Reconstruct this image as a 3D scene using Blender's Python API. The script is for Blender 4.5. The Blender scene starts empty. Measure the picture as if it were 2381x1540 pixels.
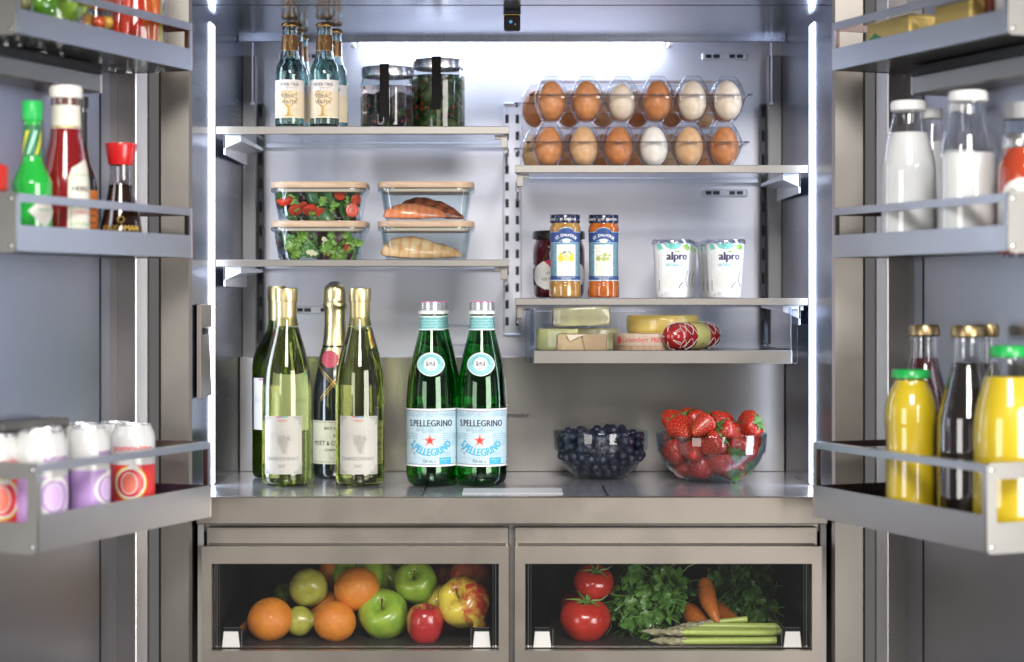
import bpy, bmesh, math, random
from math import sin, cos, pi, radians, sqrt, atan2
from mathutils import Vector, Matrix, noise as mnoise
S = bpy.context.scene
COL = S.collection
R = random.Random(7)

# ---------------------------------------------------------------- camera
F = 4488.0          # focal length in units of a 2381 px wide picture
CX, HY = 1190.5, 700.0
Z0 = 2.72           # camera distance to the front plane (y = 0)
cam = bpy.data.cameras.new('camera'); co = bpy.data.objects.new('camera', cam); COL.objects.link(co)
co.location = (0, -Z0, 0); co.rotation_euler = (pi/2, 0, 0)
cam.sensor_width = 36; cam.lens = 36*F/2381.0
cam.shift_y = -70/2381.0
cam.clip_start = .05; cam.clip_end = 60
cam.dof.use_dof = True; cam.dof.focus_distance = 2.88; cam.dof.aperture_fstop = 2.7
S.camera = co
# ---------------------------------------------------------------- world and lamps
w = bpy.data.worlds.new('World'); S.world = w; w.use_nodes = True
bg = w.node_tree.nodes['Background']
bg.inputs[0].default_value = (.88, .86, .84, 1); bg.inputs[1].default_value = .15
S.view_settings.view_transform = 'Standard'; S.view_settings.look = 'None'
S.view_settings.exposure = 0; S.view_settings.gamma = 1
def area(name, loc, target, sx, sy, power, col, spread=180):
    l = bpy.data.lights.new(name, 'AREA'); l.shape = 'RECTANGLE'; l.size = sx; l.size_y = sy
    l.energy = power; l.color = col; l.spread = radians(spread)
    o = bpy.data.objects.new(name, l); COL.objects.link(o); o.location = loc
    o.rotation_euler = (Vector(target)-Vector(loc)).to_track_quat('-Z', 'Y').to_euler()
    return o
area('window_light', (.10, -4.3, 2.05), (0, 0, 0), 1.3, 1.3, 175, (1, .965, .93))
area('room_light', (2.2, -3.2, -.05), (.1, .1, -.1), 1.7, 1.9, 125, (1, .965, .93))
area('fill_light_left', (-2.2, -3.2, -.15), (0, .1, -.2), 1.4, 1.6, 42, (1, .965, .93))  # added fill lamp, brightens the drawer interiors from the left
STRIP_E, REAR_E, LEDC = 13.0, 19.0, (.72, .82, 1.0)
S.cycles.use_denoising = True
try: S.cycles.denoiser = 'OPENIMAGEDENOISE'
except Exception: pass
S.cycles.max_bounces = 18; S.cycles.transmission_bounces = 14; S.cycles.transparent_max_bounces = 24
S.cycles.glossy_bounces = 6; S.cycles.diffuse_bounces = 4
S.cycles.sample_clamp_indirect = 4.0; S.cycles.blur_glossy = .6

def PX(px, y): return (px-CX)*(Z0+y)/F
def PZ(py, y): return (HY-py)*(Z0+y)/F
def PT(px, py, y): return Vector((PX(px, y), y, PZ(py, y)))
def PR(r, y): return r*(Z0+y)/F

# ---------------------------------------------------------------- materials
MATS = {}
def nt(name):
    m = bpy.data.materials.new(name); m.use_nodes = True
    n = m.node_tree.nodes; l = m.node_tree.links
    return m, n, l, n['Principled BSDF']
def bump(n, l, b, scale, strength, dist=.001, detail=4, stretch=None, kind='noise', coord='Object'):
    tc = n.new('ShaderNodeTexCoord'); mp = n.new('ShaderNodeMapping')
    l.new(tc.outputs[coord], mp.inputs[0])
    if stretch: mp.inputs['Scale'].default_value = stretch
    if kind == 'noise':
        t = n.new('ShaderNodeTexNoise'); t.inputs['Scale'].default_value = scale; t.inputs['Detail'].default_value = detail; out = t.outputs[0]
    else:
        t = n.new('ShaderNodeTexVoronoi'); t.inputs['Scale'].default_value = scale; out = t.outputs[0]
    l.new(mp.outputs[0], t.inputs['Vector'])
    bp = n.new('ShaderNodeBump'); bp.inputs['Strength'].default_value = strength; bp.inputs['Distance'].default_value = dist
    l.new(out, bp.inputs['Height']); l.new(bp.outputs[0], b.inputs['Normal'])
    return out
def pm(name, col, rough=.5, metal=0, bmp=None, sss=0, coat=0, trans=0, ior=1.45, emit=None, es=0, spec=.5, var=0, vscale=60, dark=None):
    if name in MATS: return MATS[name]
    m, n, l, b = nt(name); c = (*col, 1)
    b.inputs['Base Color'].default_value = c; b.inputs['Roughness'].default_value = rough
    b.inputs['Metallic'].default_value = metal; b.inputs['IOR'].default_value = ior
    b.inputs['Specular IOR Level'].default_value = spec
    b.inputs['Coat Weight'].default_value = coat; b.inputs['Coat Roughness'].default_value = .08
    b.inputs['Transmission Weight'].default_value = trans
    if sss:
        b.inputs['Subsurface Weight'].default_value = sss; b.inputs['Subsurface Radius'].default_value = (.006, .003, .002); b.inputs['Subsurface Scale'].default_value = 1.0
    if emit: b.inputs['Emission Color'].default_value = (*emit, 1); b.inputs['Emission Strength'].default_value = es
    if bmp: bump(n, l, b, *bmp)
    if var or dark:
        t = n.new('ShaderNodeTexNoise'); t.inputs['Scale'].default_value = vscale; t.inputs['Detail'].default_value = 6
        tc = n.new('ShaderNodeTexCoord'); l.new(tc.outputs['Object'], t.inputs['Vector'])
        r = n.new('ShaderNodeValToRGB'); r.color_ramp.elements[0].position = .35; r.color_ramp.elements[1].position = .68
        d = dark or tuple(x*(1-var) for x in col)
        r.color_ramp.elements[0].color = (*d, 1); r.color_ramp.elements[1].color = c
        l.new(t.outputs[0], r.inputs[0]); l.new(r.outputs[0], b.inputs['Base Color'])
    MATS[name] = m; return m
def steel(name, col, rough, stretch=(1, 1, 1), scale=900, strength=.05, tone=.05, metal=1):
    m, n, l, b = nt(name); b.inputs['Metallic'].default_value = metal
    out = bump(n, l, b, scale, strength, .0004, 3, stretch)
    mr = n.new('ShaderNodeMapRange'); mr.inputs[1].default_value = .3; mr.inputs[2].default_value = .7
    mr.inputs[3].default_value = rough*.85; mr.inputs[4].default_value = rough*1.18
    l.new(out, mr.inputs[0])
    tc2 = n.new('ShaderNodeTexCoord'); t2 = n.new('ShaderNodeTexNoise'); t2.inputs['Scale'].default_value = 9; t2.inputs['Detail'].default_value = 6; t2.inputs['Distortion'].default_value = .8; l.new(tc2.outputs['Object'], t2.inputs[0])
    m2 = n.new('ShaderNodeMapRange'); m2.inputs[1].default_value = .35; m2.inputs[2].default_value = .7; m2.inputs[3].default_value = .95; m2.inputs[4].default_value = 1.09; l.new(t2.outputs[0], m2.inputs[0])
    mu = n.new('ShaderNodeMath'); mu.operation = 'MULTIPLY'; l.new(mr.outputs[0], mu.inputs[0]); l.new(m2.outputs[0], mu.inputs[1]); l.new(mu.outputs[0], b.inputs['Roughness'])
    r = n.new('ShaderNodeValToRGB'); r.color_ramp.elements[0].position = .3; r.color_ramp.elements[1].position = .7
    r.color_ramp.elements[0].color = (*[x*(1-tone) for x in col], 1); r.color_ramp.elements[1].color = (*[min(1, x*(1+tone)) for x in col], 1)
    l.new(out, r.inputs[0]); l.new(r.outputs[0], b.inputs['Base Color'])
    MATS[name] = m; return m
def thin(name, tint=(.9, .95, .97), edge=(.45, .58, .62), rough=.0, base=.045, power=4, gcol=(1, 1, 1), gm=.75):
    """thin clear sheet: passes light straight through and reflects more at grazing angles"""
    m = bpy.data.materials.new(name); m.use_nodes = True; n = m.node_tree.nodes; l = m.node_tree.links
    n.remove(n['Principled BSDF']); out = n['Material Output']
    lw = n.new('ShaderNodeLayerWeight'); lw.inputs[0].default_value = .5
    pw = n.new('ShaderNodeMath'); pw.operation = 'POWER'; pw.inputs[1].default_value = power; l.new(lw.outputs['Facing'], pw.inputs[0])
    ma = n.new('ShaderNodeMath'); ma.operation = 'MULTIPLY_ADD'; ma.inputs[1].default_value = gm; ma.inputs[2].default_value = base; l.new(pw.outputs[0], ma.inputs[0])
    p2 = n.new('ShaderNodeMath'); p2.operation = 'POWER'; p2.inputs[1].default_value = 3; l.new(lw.outputs['Facing'], p2.inputs[0])
    mx = n.new('ShaderNodeMix'); mx.data_type = 'RGBA'; l.new(p2.outputs[0], mx.inputs[0])
    mx.inputs[6].default_value = (*tint, 1); mx.inputs[7].default_value = (*edge, 1)
    tr = n.new('ShaderNodeBsdfTransparent'); l.new(mx.outputs[2], tr.inputs[0])
    g = n.new('ShaderNodeBsdfGlossy'); g.inputs['Roughness'].default_value = rough; g.inputs[0].default_value = (*gcol, 1)
    ms = n.new('ShaderNodeMixShader'); l.new(ma.outputs[0], ms.inputs[0]); l.new(tr.outputs[0], ms.inputs[1]); l.new(g.outputs[0], ms.inputs[2])
    l.new(ms.outputs[0], out.inputs[0]); MATS[name] = m; return m
def emitm(name, col, s):
    m = bpy.data.materials.new(name); m.use_nodes = True; n = m.node_tree.nodes; l = m.node_tree.links
    n.remove(n['Principled BSDF']); e = n.new('ShaderNodeEmission'); e.inputs[0].default_value = (*col, 1); e.inputs[1].default_value = s
    l.new(e.outputs[0], n['Material Output'].inputs[0]); MATS[name] = m; return m

ST_FRONT = steel('steel_front', (.35, .315, .275), .38, (1, 1, 1), 1400, .10, .05)
ST_TRIM = steel('steel_trim', (.27, .255, .235), .38, (1, 1, 1), 1400, .08, .05)
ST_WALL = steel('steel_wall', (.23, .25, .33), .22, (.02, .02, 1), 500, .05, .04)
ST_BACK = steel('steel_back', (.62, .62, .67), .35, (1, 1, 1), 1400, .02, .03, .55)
ST_FLOOR = pm('floor_glass', (.66, .66, .71), .22, .7, coat=.4)
ST_CEIL = steel('steel_ceiling', (.48, .51, .62), .20, (1, 1, 1), 900, .03, .03)
ST_BIN = steel('steel_bin', (.54, .55, .585), .36, (1, 1, 1), 1400, .08, .05)
ST_END = steel('steel_bin_end', (.44, .43, .41), .34, (1, 1, 1), 1400, .06, .04)
ST_FRAME = steel('steel_frame', (.30, .28, .255), .36, (1, 1, 1), 1400, .08, .04)
LINER = steel('liner', (.41, .42, .48), .34, (1, 1, 1), 1200, .04, .03)
GASK = pm('gasket', (.62, .62, .64), .45)
GASKD = pm('gasket_side', (.36, .35, .34), .5)
BLACK = pm('black', (.012, .012, .013), .35)
DARKB = pm('dark_brown', (.03, .026, .022), .4, .3)
WHITEP = pm('white_plastic', (.82, .83, .85), .35)
BRK = pm('bracket_metal', (.80, .83, .90), .22, .55)
LEDM = emitm('led_strip', LEDC, STRIP_E); LEDR = emitm('led_rear', LEDC, REAR_E)
SHGLASS = thin('shelf_glass', (.95, .96, .97), (.86, .88, .93), 0, .04, 4, gm=.35)
CLEAR = thin('clear_plastic', (.97, .98, .99), (.78, .82, .90), .03, .045, 3.6)
WGLASS = thin('window_glass', (.96, .96, .96), (.5, .55, .6), 0, .06, 5)
ACRYL = thin('acrylic', (.84, .87, .92), (.5, .56, .68), .02, .14, 2.2)
CHROME = pm('chrome', (.75, .77, .80), .07, 1)

# ---------------------------------------------------------------- object helpers
def link(o, parent=None):
    COL.objects.link(o)
    if parent is not None: o.parent = parent
    return o
def tag(o, label=None, cat=None, group=None, kind=None):
    if label: o['label'] = label
    if cat: o['category'] = cat
    if group: o['group'] = group
    if kind: o['kind'] = kind
    return o
def thing(name, label, cat, loc=(0, 0, 0), rz=0, group=None, rot=None):
    o = bpy.data.objects.new(name, None); o.empty_display_size = .01
    link(o); o.location = loc; o.rotation_euler = rot if rot else (0, 0, rz)
    return tag(o, label, cat, group)
def mesh(name, v, f, mats, smooth=True, mi=None, angle=35):
    me = bpy.data.meshes.new(name); me.from_pydata([tuple(p) for p in v], [], f)
    if not isinstance(mats, (list, tuple)): mats = [mats]
    for m in mats: me.materials.append(m)
    if mi: me.polygons.foreach_set('material_index', mi)
    if smooth:
        me.shade_smooth()
        if angle: me.set_sharp_from_angle(angle=radians(angle))
    me.update(); return me
def put(name, me, parent=None, loc=(0, 0, 0), rot=(0, 0, 0), scale=None):
    o = bpy.data.objects.new(name, me); link(o, parent); o.location = loc; o.rotation_euler = rot
    if scale is not None: o.scale = scale if hasattr(scale, '__len__') else (scale,)*3
    return o
class MB:
    def __init__(s): s.v = []; s.f = []; s.m = []
    def add(s, v, f, mi=0, M=None):
        k = len(s.v)
        s.v += [tuple(M @ Vector(p)) if M is not None else tuple(p) for p in v]
        s.f += [tuple(i+k for i in q) for q in f]; s.m += [mi]*len(f); return s
    def box(s, x0, x1, y0, y1, z0, z1, mi=0, M=None, bev=.0008):
        x0, x1 = min(x0, x1), max(x0, x1); y0, y1 = min(y0, y1), max(y0, y1); z0, z1 = min(z0, z1), max(z0, z1)
        b = min(bev, .45*(x1-x0), .45*(y1-y0), .45*(z1-z0))
        if b <= 0:
            v = [(x, y, z) for x in (x0, x1) for y in (y0, y1) for z in (z0, z1)]
            return s.add(v, [(0, 1, 3, 2), (4, 6, 7, 5), (0, 4, 5, 1), (2, 3, 7, 6), (0, 2, 6, 4), (1, 5, 7, 3)], mi, M)
        v = []; idx = {}
        X = (x0, x1); Y = (y0, y1); Z = (z0, z1); g = (1, -1)
        for i in (0, 1):
            for j in (0, 1):
                for k in (0, 1):
                    for a in range(3):
                        p = [X[i]+(0 if a == 0 else g[i]*b), Y[j]+(0 if a == 1 else g[j]*b), Z[k]+(0 if a == 2 else g[k]*b)]
                        idx[i, j, k, a] = len(v); v.append(p)
        f = []
        def q(*t): f.append(tuple(t))
        for i in (0, 1):
            l = [idx[i, 0, 0, 0], idx[i, 1, 0, 0], idx[i, 1, 1, 0], idx[i, 0, 1, 0]]; f.append(tuple(l if i else l[::-1]))
            l = [idx[0, i, 0, 1], idx[0, i, 1, 1], idx[1, i, 1, 1], idx[1, i, 0, 1]]; f.append(tuple(l if i else l[::-1]))
            l = [idx[0, 0, i, 2], idx[1, 0, i, 2], idx[1, 1, i, 2], idx[0, 1, i, 2]]; f.append(tuple(l if i else l[::-1]))
            for j in (0, 1):
                e = [idx[0, i, j, 1], idx[1, i, j, 1], idx[1, i, j, 2], idx[0, i, j, 2]]; f.append(tuple(e[::-1] if (i+j) % 2 == 0 else e))
                e = [idx[i, 0, j, 0], idx[i, 1, j, 0], idx[i, 1, j, 2], idx[i, 0, j, 2]]; f.append(tuple(e if (i+j) % 2 == 0 else e[::-1]))
                e = [idx[i, j, 0, 0], idx[i, j, 1, 0], idx[i, j, 1, 1], idx[i, j, 0, 1]]; f.append(tuple(e[::-1] if (i+j) % 2 == 0 else e))
                for k in (0, 1):
                    e = [idx[i, j, k, 0], idx[i, j, k, 1], idx[i, j, k, 2]]; f.append(tuple(e if (i+j+k) % 2 else e[::-1]))
        return s.add(v, f, mi, M)
    def tube(s, pts, r, n=8, mi=0, cap=True):
        pts = [Vector(p) for p in pts]; rr = r if hasattr(r, '__len__') else [r]*len(pts)
        up = Vector((0, 0, 1)); rings = []; v = []; f = []
        for i, p in enumerate(pts):
            t = (pts[min(i+1, len(pts)-1)]-pts[max(i-1, 0)]).normalized()
            a = t.cross(up)
            if a.length < .05: a = t.cross(Vector((1, .3, 0)))
            a.normalize(); b = t.cross(a)
            for k in range(n): v.append(p+(a*cos(2*pi*k/n)+b*sin(2*pi*k/n))*rr[i])
        for i in range(len(pts)-1):
            for k in range(n): f.append((i*n+k, i*n+(k+1) % n, (i+1)*n+(k+1) % n, (i+1)*n+k))
        if cap: f.append(tuple(range(n))[::-1]); f.append(tuple(range((len(pts)-1)*n, len(pts)*n)))
        return s.add(v, f, mi)
    def build(s, name, mats, parent=None, smooth=True, angle=35, loc=(0, 0, 0), rot=(0, 0, 0)):
        return put(name, mesh(name, s.v, s.f, mats, smooth, s.m, angle), parent, loc, rot)
def boxo(name, b, mat, parent, M=None, bev=.0008, loc=(0, 0, 0), rot=(0, 0, 0)):
    return MB().box(*b, M=M, bev=bev).build(name, mat, parent, loc=loc, rot=rot)
def lathe(prof, seg=48, fx=None):
    v = []; f = []; ring = []
    for (r, z) in prof:
        if r <= 1e-6: ring.append((len(v), 1)); v.append((0, 0, z))
        else:
            ring.append((len(v), seg))
            for k in range(seg):
                a = 2*pi*k/seg; rr = r*(fx(a, z) if fx else 1); v.append((rr*cos(a), rr*sin(a), z))
    for (a, na), (b, nb) in zip(ring, ring[1:]):
        if na == 1 and nb == 1: continue
        for k in range(seg):
            k2 = (k+1) % seg
            if na == 1: f.append((a, b+k2, b+k))
            elif nb == 1: f.append((a+k, a+k2, b))
            else: f.append((a+k, a+k2, b+k2, b+k))
    return v, f
def cr(pts, n=4):
    """smooth a profile (Catmull-Rom)"""
    out = []
    for i in range(len(pts)-1):
        p0 = pts[max(i-1, 0)]; p1 = pts[i]; p2 = pts[i+1]; p3 = pts[min(i+2, len(pts)-1)]
        for k in range(n):
            t = k/n
            out.append(tuple(max(0, .5*((2*b)+(-a+c)*t+(2*a-5*b+4*c-d)*t*t+(-a+3*b-3*c+d)*t**3)) if j == 0 else
                             .5*((2*b)+(-a+c)*t+(2*a-5*b+4*c-d)*t*t+(-a+3*b-3*c+d)*t**3) for j, (a, b, c, d) in enumerate(zip(p0, p1, p2, p3))))
    out.append(tuple(pts[-1])); return out
def rof(prof):
    """radius as a function of height, outer profile"""
    P = sorted([(z, r) for r, z in prof if r > 1e-6])
    def f(z):
        if z <= P[0][0]: return P[0][1]
        for (a, ra), (b, rb) in zip(P, P[1:]):
            if a <= z <= b: return max(ra, rb) if b-a < 1e-7 else ra+(rb-ra)*(z-a)/(b-a)
        return P[-1][1]
    return f
def lo(name, prof, mat, parent, seg=48, loc=(0, 0, 0), rot=(0, 0, 0), angle=40, fx=None):
    v, f = lathe(prof, seg, fx); return put(name, mesh(name, v, f, mat, True, None, angle), parent, loc, rot)

# -------- flat print wrapped on a lathed body: u = arc length round the front, v = height
_tc = {}
def textmesh(s, size):
    k = (s, size)
    if k not in _tc:
        c = bpy.data.curves.new('t', 'FONT'); c.body = s; c.size = size; c.align_x = 'CENTER'; c.resolution_u = 2
        o = bpy.data.objects.new('t', c); COL.objects.link(o)
        dg = bpy.context.evaluated_depsgraph_get(); me = o.evaluated_get(dg).to_mesh()
        _tc[k] = ([(p.co.x, p.co.y) for p in me.vertices], [tuple(p.vertices) for p in me.polygons])
        o.evaluated_get(dg).to_mesh_clear(); bpy.data.objects.remove(o); bpy.data.curves.remove(c)
    return _tc[k]
class Print:
    def __init__(s, mp, step=.005): s.mp = mp; s.mb = MB(); s.step = step; s.mats = []; s.lay = 0
    def mi(s, mat):
        if mat not in s.mats: s.mats.append(mat)
        return s.mats.index(mat)
    def raw(s, v, f, mat, layer, cut=True):
        if cut:
            bm = bmesh.new(); vs = [bm.verts.new((x, y, 0)) for x, y in v]
            for q in f:
                try: bm.faces.new([vs[i] for i in q])
                except ValueError: pass
            lo_, hi = min(p[0] for p in v), max(p[0] for p in v)
            x = (math.floor(lo_/s.step)+1)*s.step
            while x < hi:
                bmesh.ops.bisect_plane(bm, geom=bm.verts[:]+bm.edges[:]+bm.faces[:], dist=1e-7, plane_co=(x, 0, 0), plane_no=(1, 0, 0)); x += s.step
            lo_, hi = min(p[1] for p in v), max(p[1] for p in v); x = (math.floor(lo_/.008)+1)*.008
            while x < hi:
                bmesh.ops.bisect_plane(bm, geom=bm.verts[:]+bm.edges[:]+bm.faces[:], dist=1e-7, plane_co=(0, x, 0), plane_no=(0, 1, 0)); x += .008
            bm.verts.index_update(); v = [(p.co.x, p.co.y) for p in bm.verts]; f = [tuple(q.index for q in a.verts) for a in bm.faces]; bm.free()
        s.mb.add([s.mp(x, y, layer) for x, y in v], f, s.mi(mat)); return s
    def poly(s, pts, mat, layer=1):
        a = sum(p[0]*q[1]-q[0]*p[1] for p, q in zip(pts, pts[1:]+pts[:1]))
        if a < 0: pts = pts[::-1]
        return s.raw(pts, [tuple(range(len(pts)))], mat, layer)
    def rect(s, u0, u1, v0, v1, mat, layer=1): return s.poly([(u0, v0), (u1, v0), (u1, v1), (u0, v1)], mat, layer)
    def ell(s, u, v, a, b, mat, layer=1, n=28, sq=1.0, rot=0):
        P = []
        for i in range(n):
            t = 2*pi*i/n; x = a*math.copysign(abs(cos(t))**sq, cos(t)); y = b*math.copysign(abs(sin(t))**sq, sin(t))
            P.append((u+x*cos(rot)-y*sin(rot), v+x*sin(rot)+y*cos(rot)))
        return s.poly(P, mat, layer)
    def ring(s, u, v, a, b, th, mat, layer=1, n=28, t0=0, t1=2*pi):
        V = []; f = []
        for i in range(n+1):
            t = t0+(t1-t0)*i/n
            V += [(u+a*cos(t), v+b*sin(t)), (u+(a-th)*cos(t), v+(b-th)*sin(t))]
        for i in range(n): f.append((2*i, 2*i+2, 2*i+3, 2*i+1))
        return s.raw(V, f, mat, layer, False)
    def line(s, pts, th, mat, layer=1):
        for (a, b), (c, d) in zip(pts, pts[1:]):
            L = math.hypot(c-a, d-b) or 1; nx, ny = -(d-b)/L*th/2, (c-a)/L*th/2
            s.raw([(a-nx, b-ny), (c-nx, d-ny), (c+nx, d+ny), (a+nx, b+ny)], [(0, 1, 2, 3)], mat, layer, L > s.step)
        return s
    def frame(s, u0, u1, v0, v1, th, mat, layer=1):
        s.rect(u0, u1, v0, v0+th, mat, layer); s.rect(u0, u1, v1-th, v1, mat, layer)
        s.rect(u0, u0+th, v0+th, v1-th, mat, layer); return s.rect(u1-th, u1, v0+th, v1-th, mat, layer)
    def text(s, t, u, v, size, mat, layer=2, xs=1, arc=None, shear=0, rot=0, bold=0):
        V, f = textmesh(t, size)
        if not V: return s
        for k in ((0,) if not bold else (0, 1)):
            W_ = []
            for x, y in V:
                x = x*xs+shear*y+k*bold*size
                if arc:                     # signed radius: text along a circle
                    a = x/arc; r = arc+y; x, y = r*sin(a), r*cos(a)-arc
                if rot: x, y = x*cos(rot)-y*sin(rot), x*sin(rot)+y*cos(rot)
                W_.append((u+x, v+y))
            s.raw(W_, f, mat, layer+.25*k, False)
        return s
    def fine(s, u0, u1, v0, v1, n, mat, layer=1, th=.0005, rnd=R):
        """rows of small print too fine to read"""
        for i in range(n):
            v = v0+(v1-v0)*(i+.5)/n; u = u0
            while u < u1-.0008:
                L = rnd.uniform(.0015, .006); e = min(u+L, u1); s.raw([(u, v), (e, v), (e, v+th), (u, v+th)], [(0, 1, 2, 3)], mat, layer, False); u = e+.0008
        return s
    def build(s, name, parent): return put(name, mesh(name, s.mb.v, s.mb.f, s.mats, False, s.mb.m), parent)
def cyl(rf, rot=0, off=.00035):
    def mp(u, v, layer):
        r = rf(v); a = u/max(r, .004)+rot; r += off+layer*.00012
        return (r*sin(a), -r*cos(a), v)
    return mp
def flatmp(off=.0003, y=0):
    return lambda u, v, layer: (u, y-off-layer*.00012, v)
INK = pm('ink_black', (.02, .02, .025), .5); GREYINK = pm('ink_grey', (.22, .22, .22), .5); PAPER = pm('paper_white', (.80, .79, .76), .45)
SOFTINK = pm('ink_soft', (.42, .42, .43), .5)
WHITEINK = pm('ink_white', (.85, .85, .85), .4); RED = pm('ink_red', (.72, .04, .03), .4); GOLD = pm('ink_gold', (.55, .38, .10), .35, .6)
# ================================================================ refrigerator body
def xw(y): return .4515-.026*y       # half width of the lined interior
ZC, ZF = .425, -.2758                # ceiling and floor of the interior
YB = .49
fr = thing('refrigerator', 'wide open stainless steel refrigerator with lit interior', 'refrigerator', (0, 0, 0))
def quadprism(name, pts, z0, z1, mat):  # extruded polygon
    n = len(pts); v = [(x, y, z0) for x, y in pts]+[(x, y, z1) for x, y in pts]
    f = [tuple(range(n))[::-1], tuple(range(n, 2*n))]+[(i, (i+1) % n, n+(i+1) % n, n+i) for i in range(n)]
    a = sum(p[0]*q[1]-q[0]*p[1] for p, q in zip(pts, pts[1:]+pts[:1]))
    if a < 0: f = [q[::-1] for q in f]
    return put(name, mesh(name, v, f, mat, False), fr)
for s in (-1, 1):
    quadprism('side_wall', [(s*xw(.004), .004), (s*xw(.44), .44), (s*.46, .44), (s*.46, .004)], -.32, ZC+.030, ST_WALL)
    MB().box(s*.4515, s*.4985, 0, .03, -.66, .47, bev=.004).build('front_frame', ST_FRAME, fr)
    boxo('side_shell', (s*.47, s*.4975, .031, .52, -.66, .47), ST_FRAME, fr)
    MB().box(s*.4463, s*.4490, .138, .179, ZF+.002, .413, bev=.0006).build('light_strip', LEDM, fr)
    # recessed column beside the back wall, with its dark ladder rail
    boxo('corner_post', (s*.4402, s*.4180, .43, .46, ZF, .40), pm('post_grey', (.18, .175, .17), .4, .6), fr, bev=.001)
    o = boxo('shelf_standard', (s*(.4180), s*(.4075), .452, .47, PZ(800, .46), PZ(243, .46)), BLACK, fr)
    MB().box(s*.4245, s*.4225, .426, .44, PZ(243, .44), PZ(100, .44), bev=.0005).box(s*.4265, s*.4205, .424, .44, PZ(246, .44), PZ(240, .44), bev=.0008).build('rail_pin', ST_BACK, fr)
    for k in range(10):
        z = PZ(262+k*55, .46); MB().box(s*.4150, s*.4105, .4505, .4525, z-.009, z+.009, bev=.0005).build('slot', pm('slot_black', (.002, .002, .002), .9), o)
quadprism('ceiling', [(-xw(0), .0), (xw(0), .0), (xw(.3835), .3835), (-xw(.3835), .3835)], ZC, ZC+.012, ST_CEIL)
MB().box(-.458, .458, .384, YB+.02, ZC+.030, ZC+.034, bev=0).build('light_recess', ST_BACK, fr)
MB().box(-.451, .451, .0535, .0560, ZC-.0005, ZC+.002, bev=0).build('ceiling_seam', BLACK, fr)
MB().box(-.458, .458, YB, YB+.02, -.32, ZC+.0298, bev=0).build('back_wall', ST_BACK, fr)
MB().box(-.4400, .4400, .398, .440, ZF+.0004, -.0903, bev=.0008).build('lower_back_panel', steel('steel_lower_panel', (.35, .325, .30), .22, (1, 1, 1), 1400, .015, .03, .7), fr)
MB().box(-.4380, .4380, .4405, YB, -.105, -.0985, bev=.001).build('panel_ledge', ST_BACK, fr)
MB().box(-.441, .441, .384, .392, PZ(98, .384), ZC+.0298, bev=.0015).build('light_fascia', steel('steel_fascia', (.50, .53, .62), .3), fr)
o = MB().box(PX(832, .42), PX(1548, .42), .400, .440, .4215, .4300, bev=.002).build('rear_light', LEDR, fr)
for px in (822, 1556): boxo('light_clip', (PX(px, .44)-.0035, PX(px, .44)+.0035, .405, .445, .4140, .4300), WHITEP, fr)
quadprism('floor_panel', [(-xw(.02), .0015), (xw(.02), .0015), (xw(.44), .44), (-xw(.44), .44)], -.30, ZF, ST_FLOOR)
# front sill and what is set in the floor
MB().box(PX(460, 0), PX(1922, 0), -.012, .0008, PZ(1217, 0), ZF+.0006, bev=.0012).build('front_sill', ST_FRONT, fr)
MB().box(-.4985, .4985, .515, .53, -.66, -.32, bev=0).build('lower_bulkhead', pm('dark_gap', (.05, .05, .05), .6), fr)
fl = MB()
z = ZF+.0004
for (a, b_) in (((992, 1131), (976, 1153.5)), ((1400, 1131), (1414, 1153.5))):
    pass
def floorpt(px, py):
    y = -ZF*F/(py-HY)-Z0; return (PX(px, y), y)
x0, y1 = floorpt(990, 1131); x1, _ = floorpt(1404, 1131); yf = .006
g = MB(); g.box(x0, x0+.003, yf, y1, z, z+.0006, bev=0).box(x1-.003, x1, yf, y1, z, z+.0006, bev=0).box(x0, x1, y1, y1+.0012, z, z+.0006, bev=0)
g.build('floor_glass_seam', BLACK, fr)
xa, ya = floorpt(1075, 1150); xb, yb = floorpt(1307, 1137.5)
MB().box(xa, PX(1309, ya), ya, yb, z, z+.001, bev=0).build('floor_display', pm('display_plate', (.62, .63, .64), .4), fr)
# vents
def vent(cx, cy, w, h, gaps):
    y = YB-.004; X = PX(cx, YB); Z = PZ(cy, YB); W_ = PR(w/2, YB); H = PR(h/2, YB)
    o = MB().box(X-W_, X+W_, y-.001, YB+.004, Z-H, Z+H, bev=.002).build('vent', BRK, fr)
    for a, b_ in gaps:
        MB().box(X+PR(a, YB), X+PR(b_, YB), y-.0016, y, Z-H*.48, Z+H*.48, bev=.0004).build('vent_slot', BLACK, o)
for (cx, cy) in ((697, 132), (1684, 132), (735, 721), (1684, 449)):
    vent(cx, cy, 106, 18, ((-44, -30), (-27, -11), (11, 25), (28, 43)))
# round cornered covers low on the back wall
def rrframe(name, x0, x1, z0, z1, th, y, mat, r=.006):
    P = []
    for (cx, cz, a0) in ((x1-r, z1-r, 0), (x0+r, z1-r, 90), (x0+r, z0+r, 180), (x1-r, z0+r, 270)):
        for k in range(5):
            a = radians(a0+k*22.5); P.append((cx+r*cos(a), y, cz+r*sin(a)))
    return MB().tube(P+[P[0]], th, 6, cap=False).build(name, mat, fr)
rrframe('wall_hatch_rim', PX(985, .49), PX(1094, .49), PZ(801, .49), PZ(756, .49), .0018, .488, BRK)
rrframe('wall_hatch_rim', PX(1258, .49), PX(1370, .49), PZ(801, .49), PZ(751, .49), .0018, .488, BRK)
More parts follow.
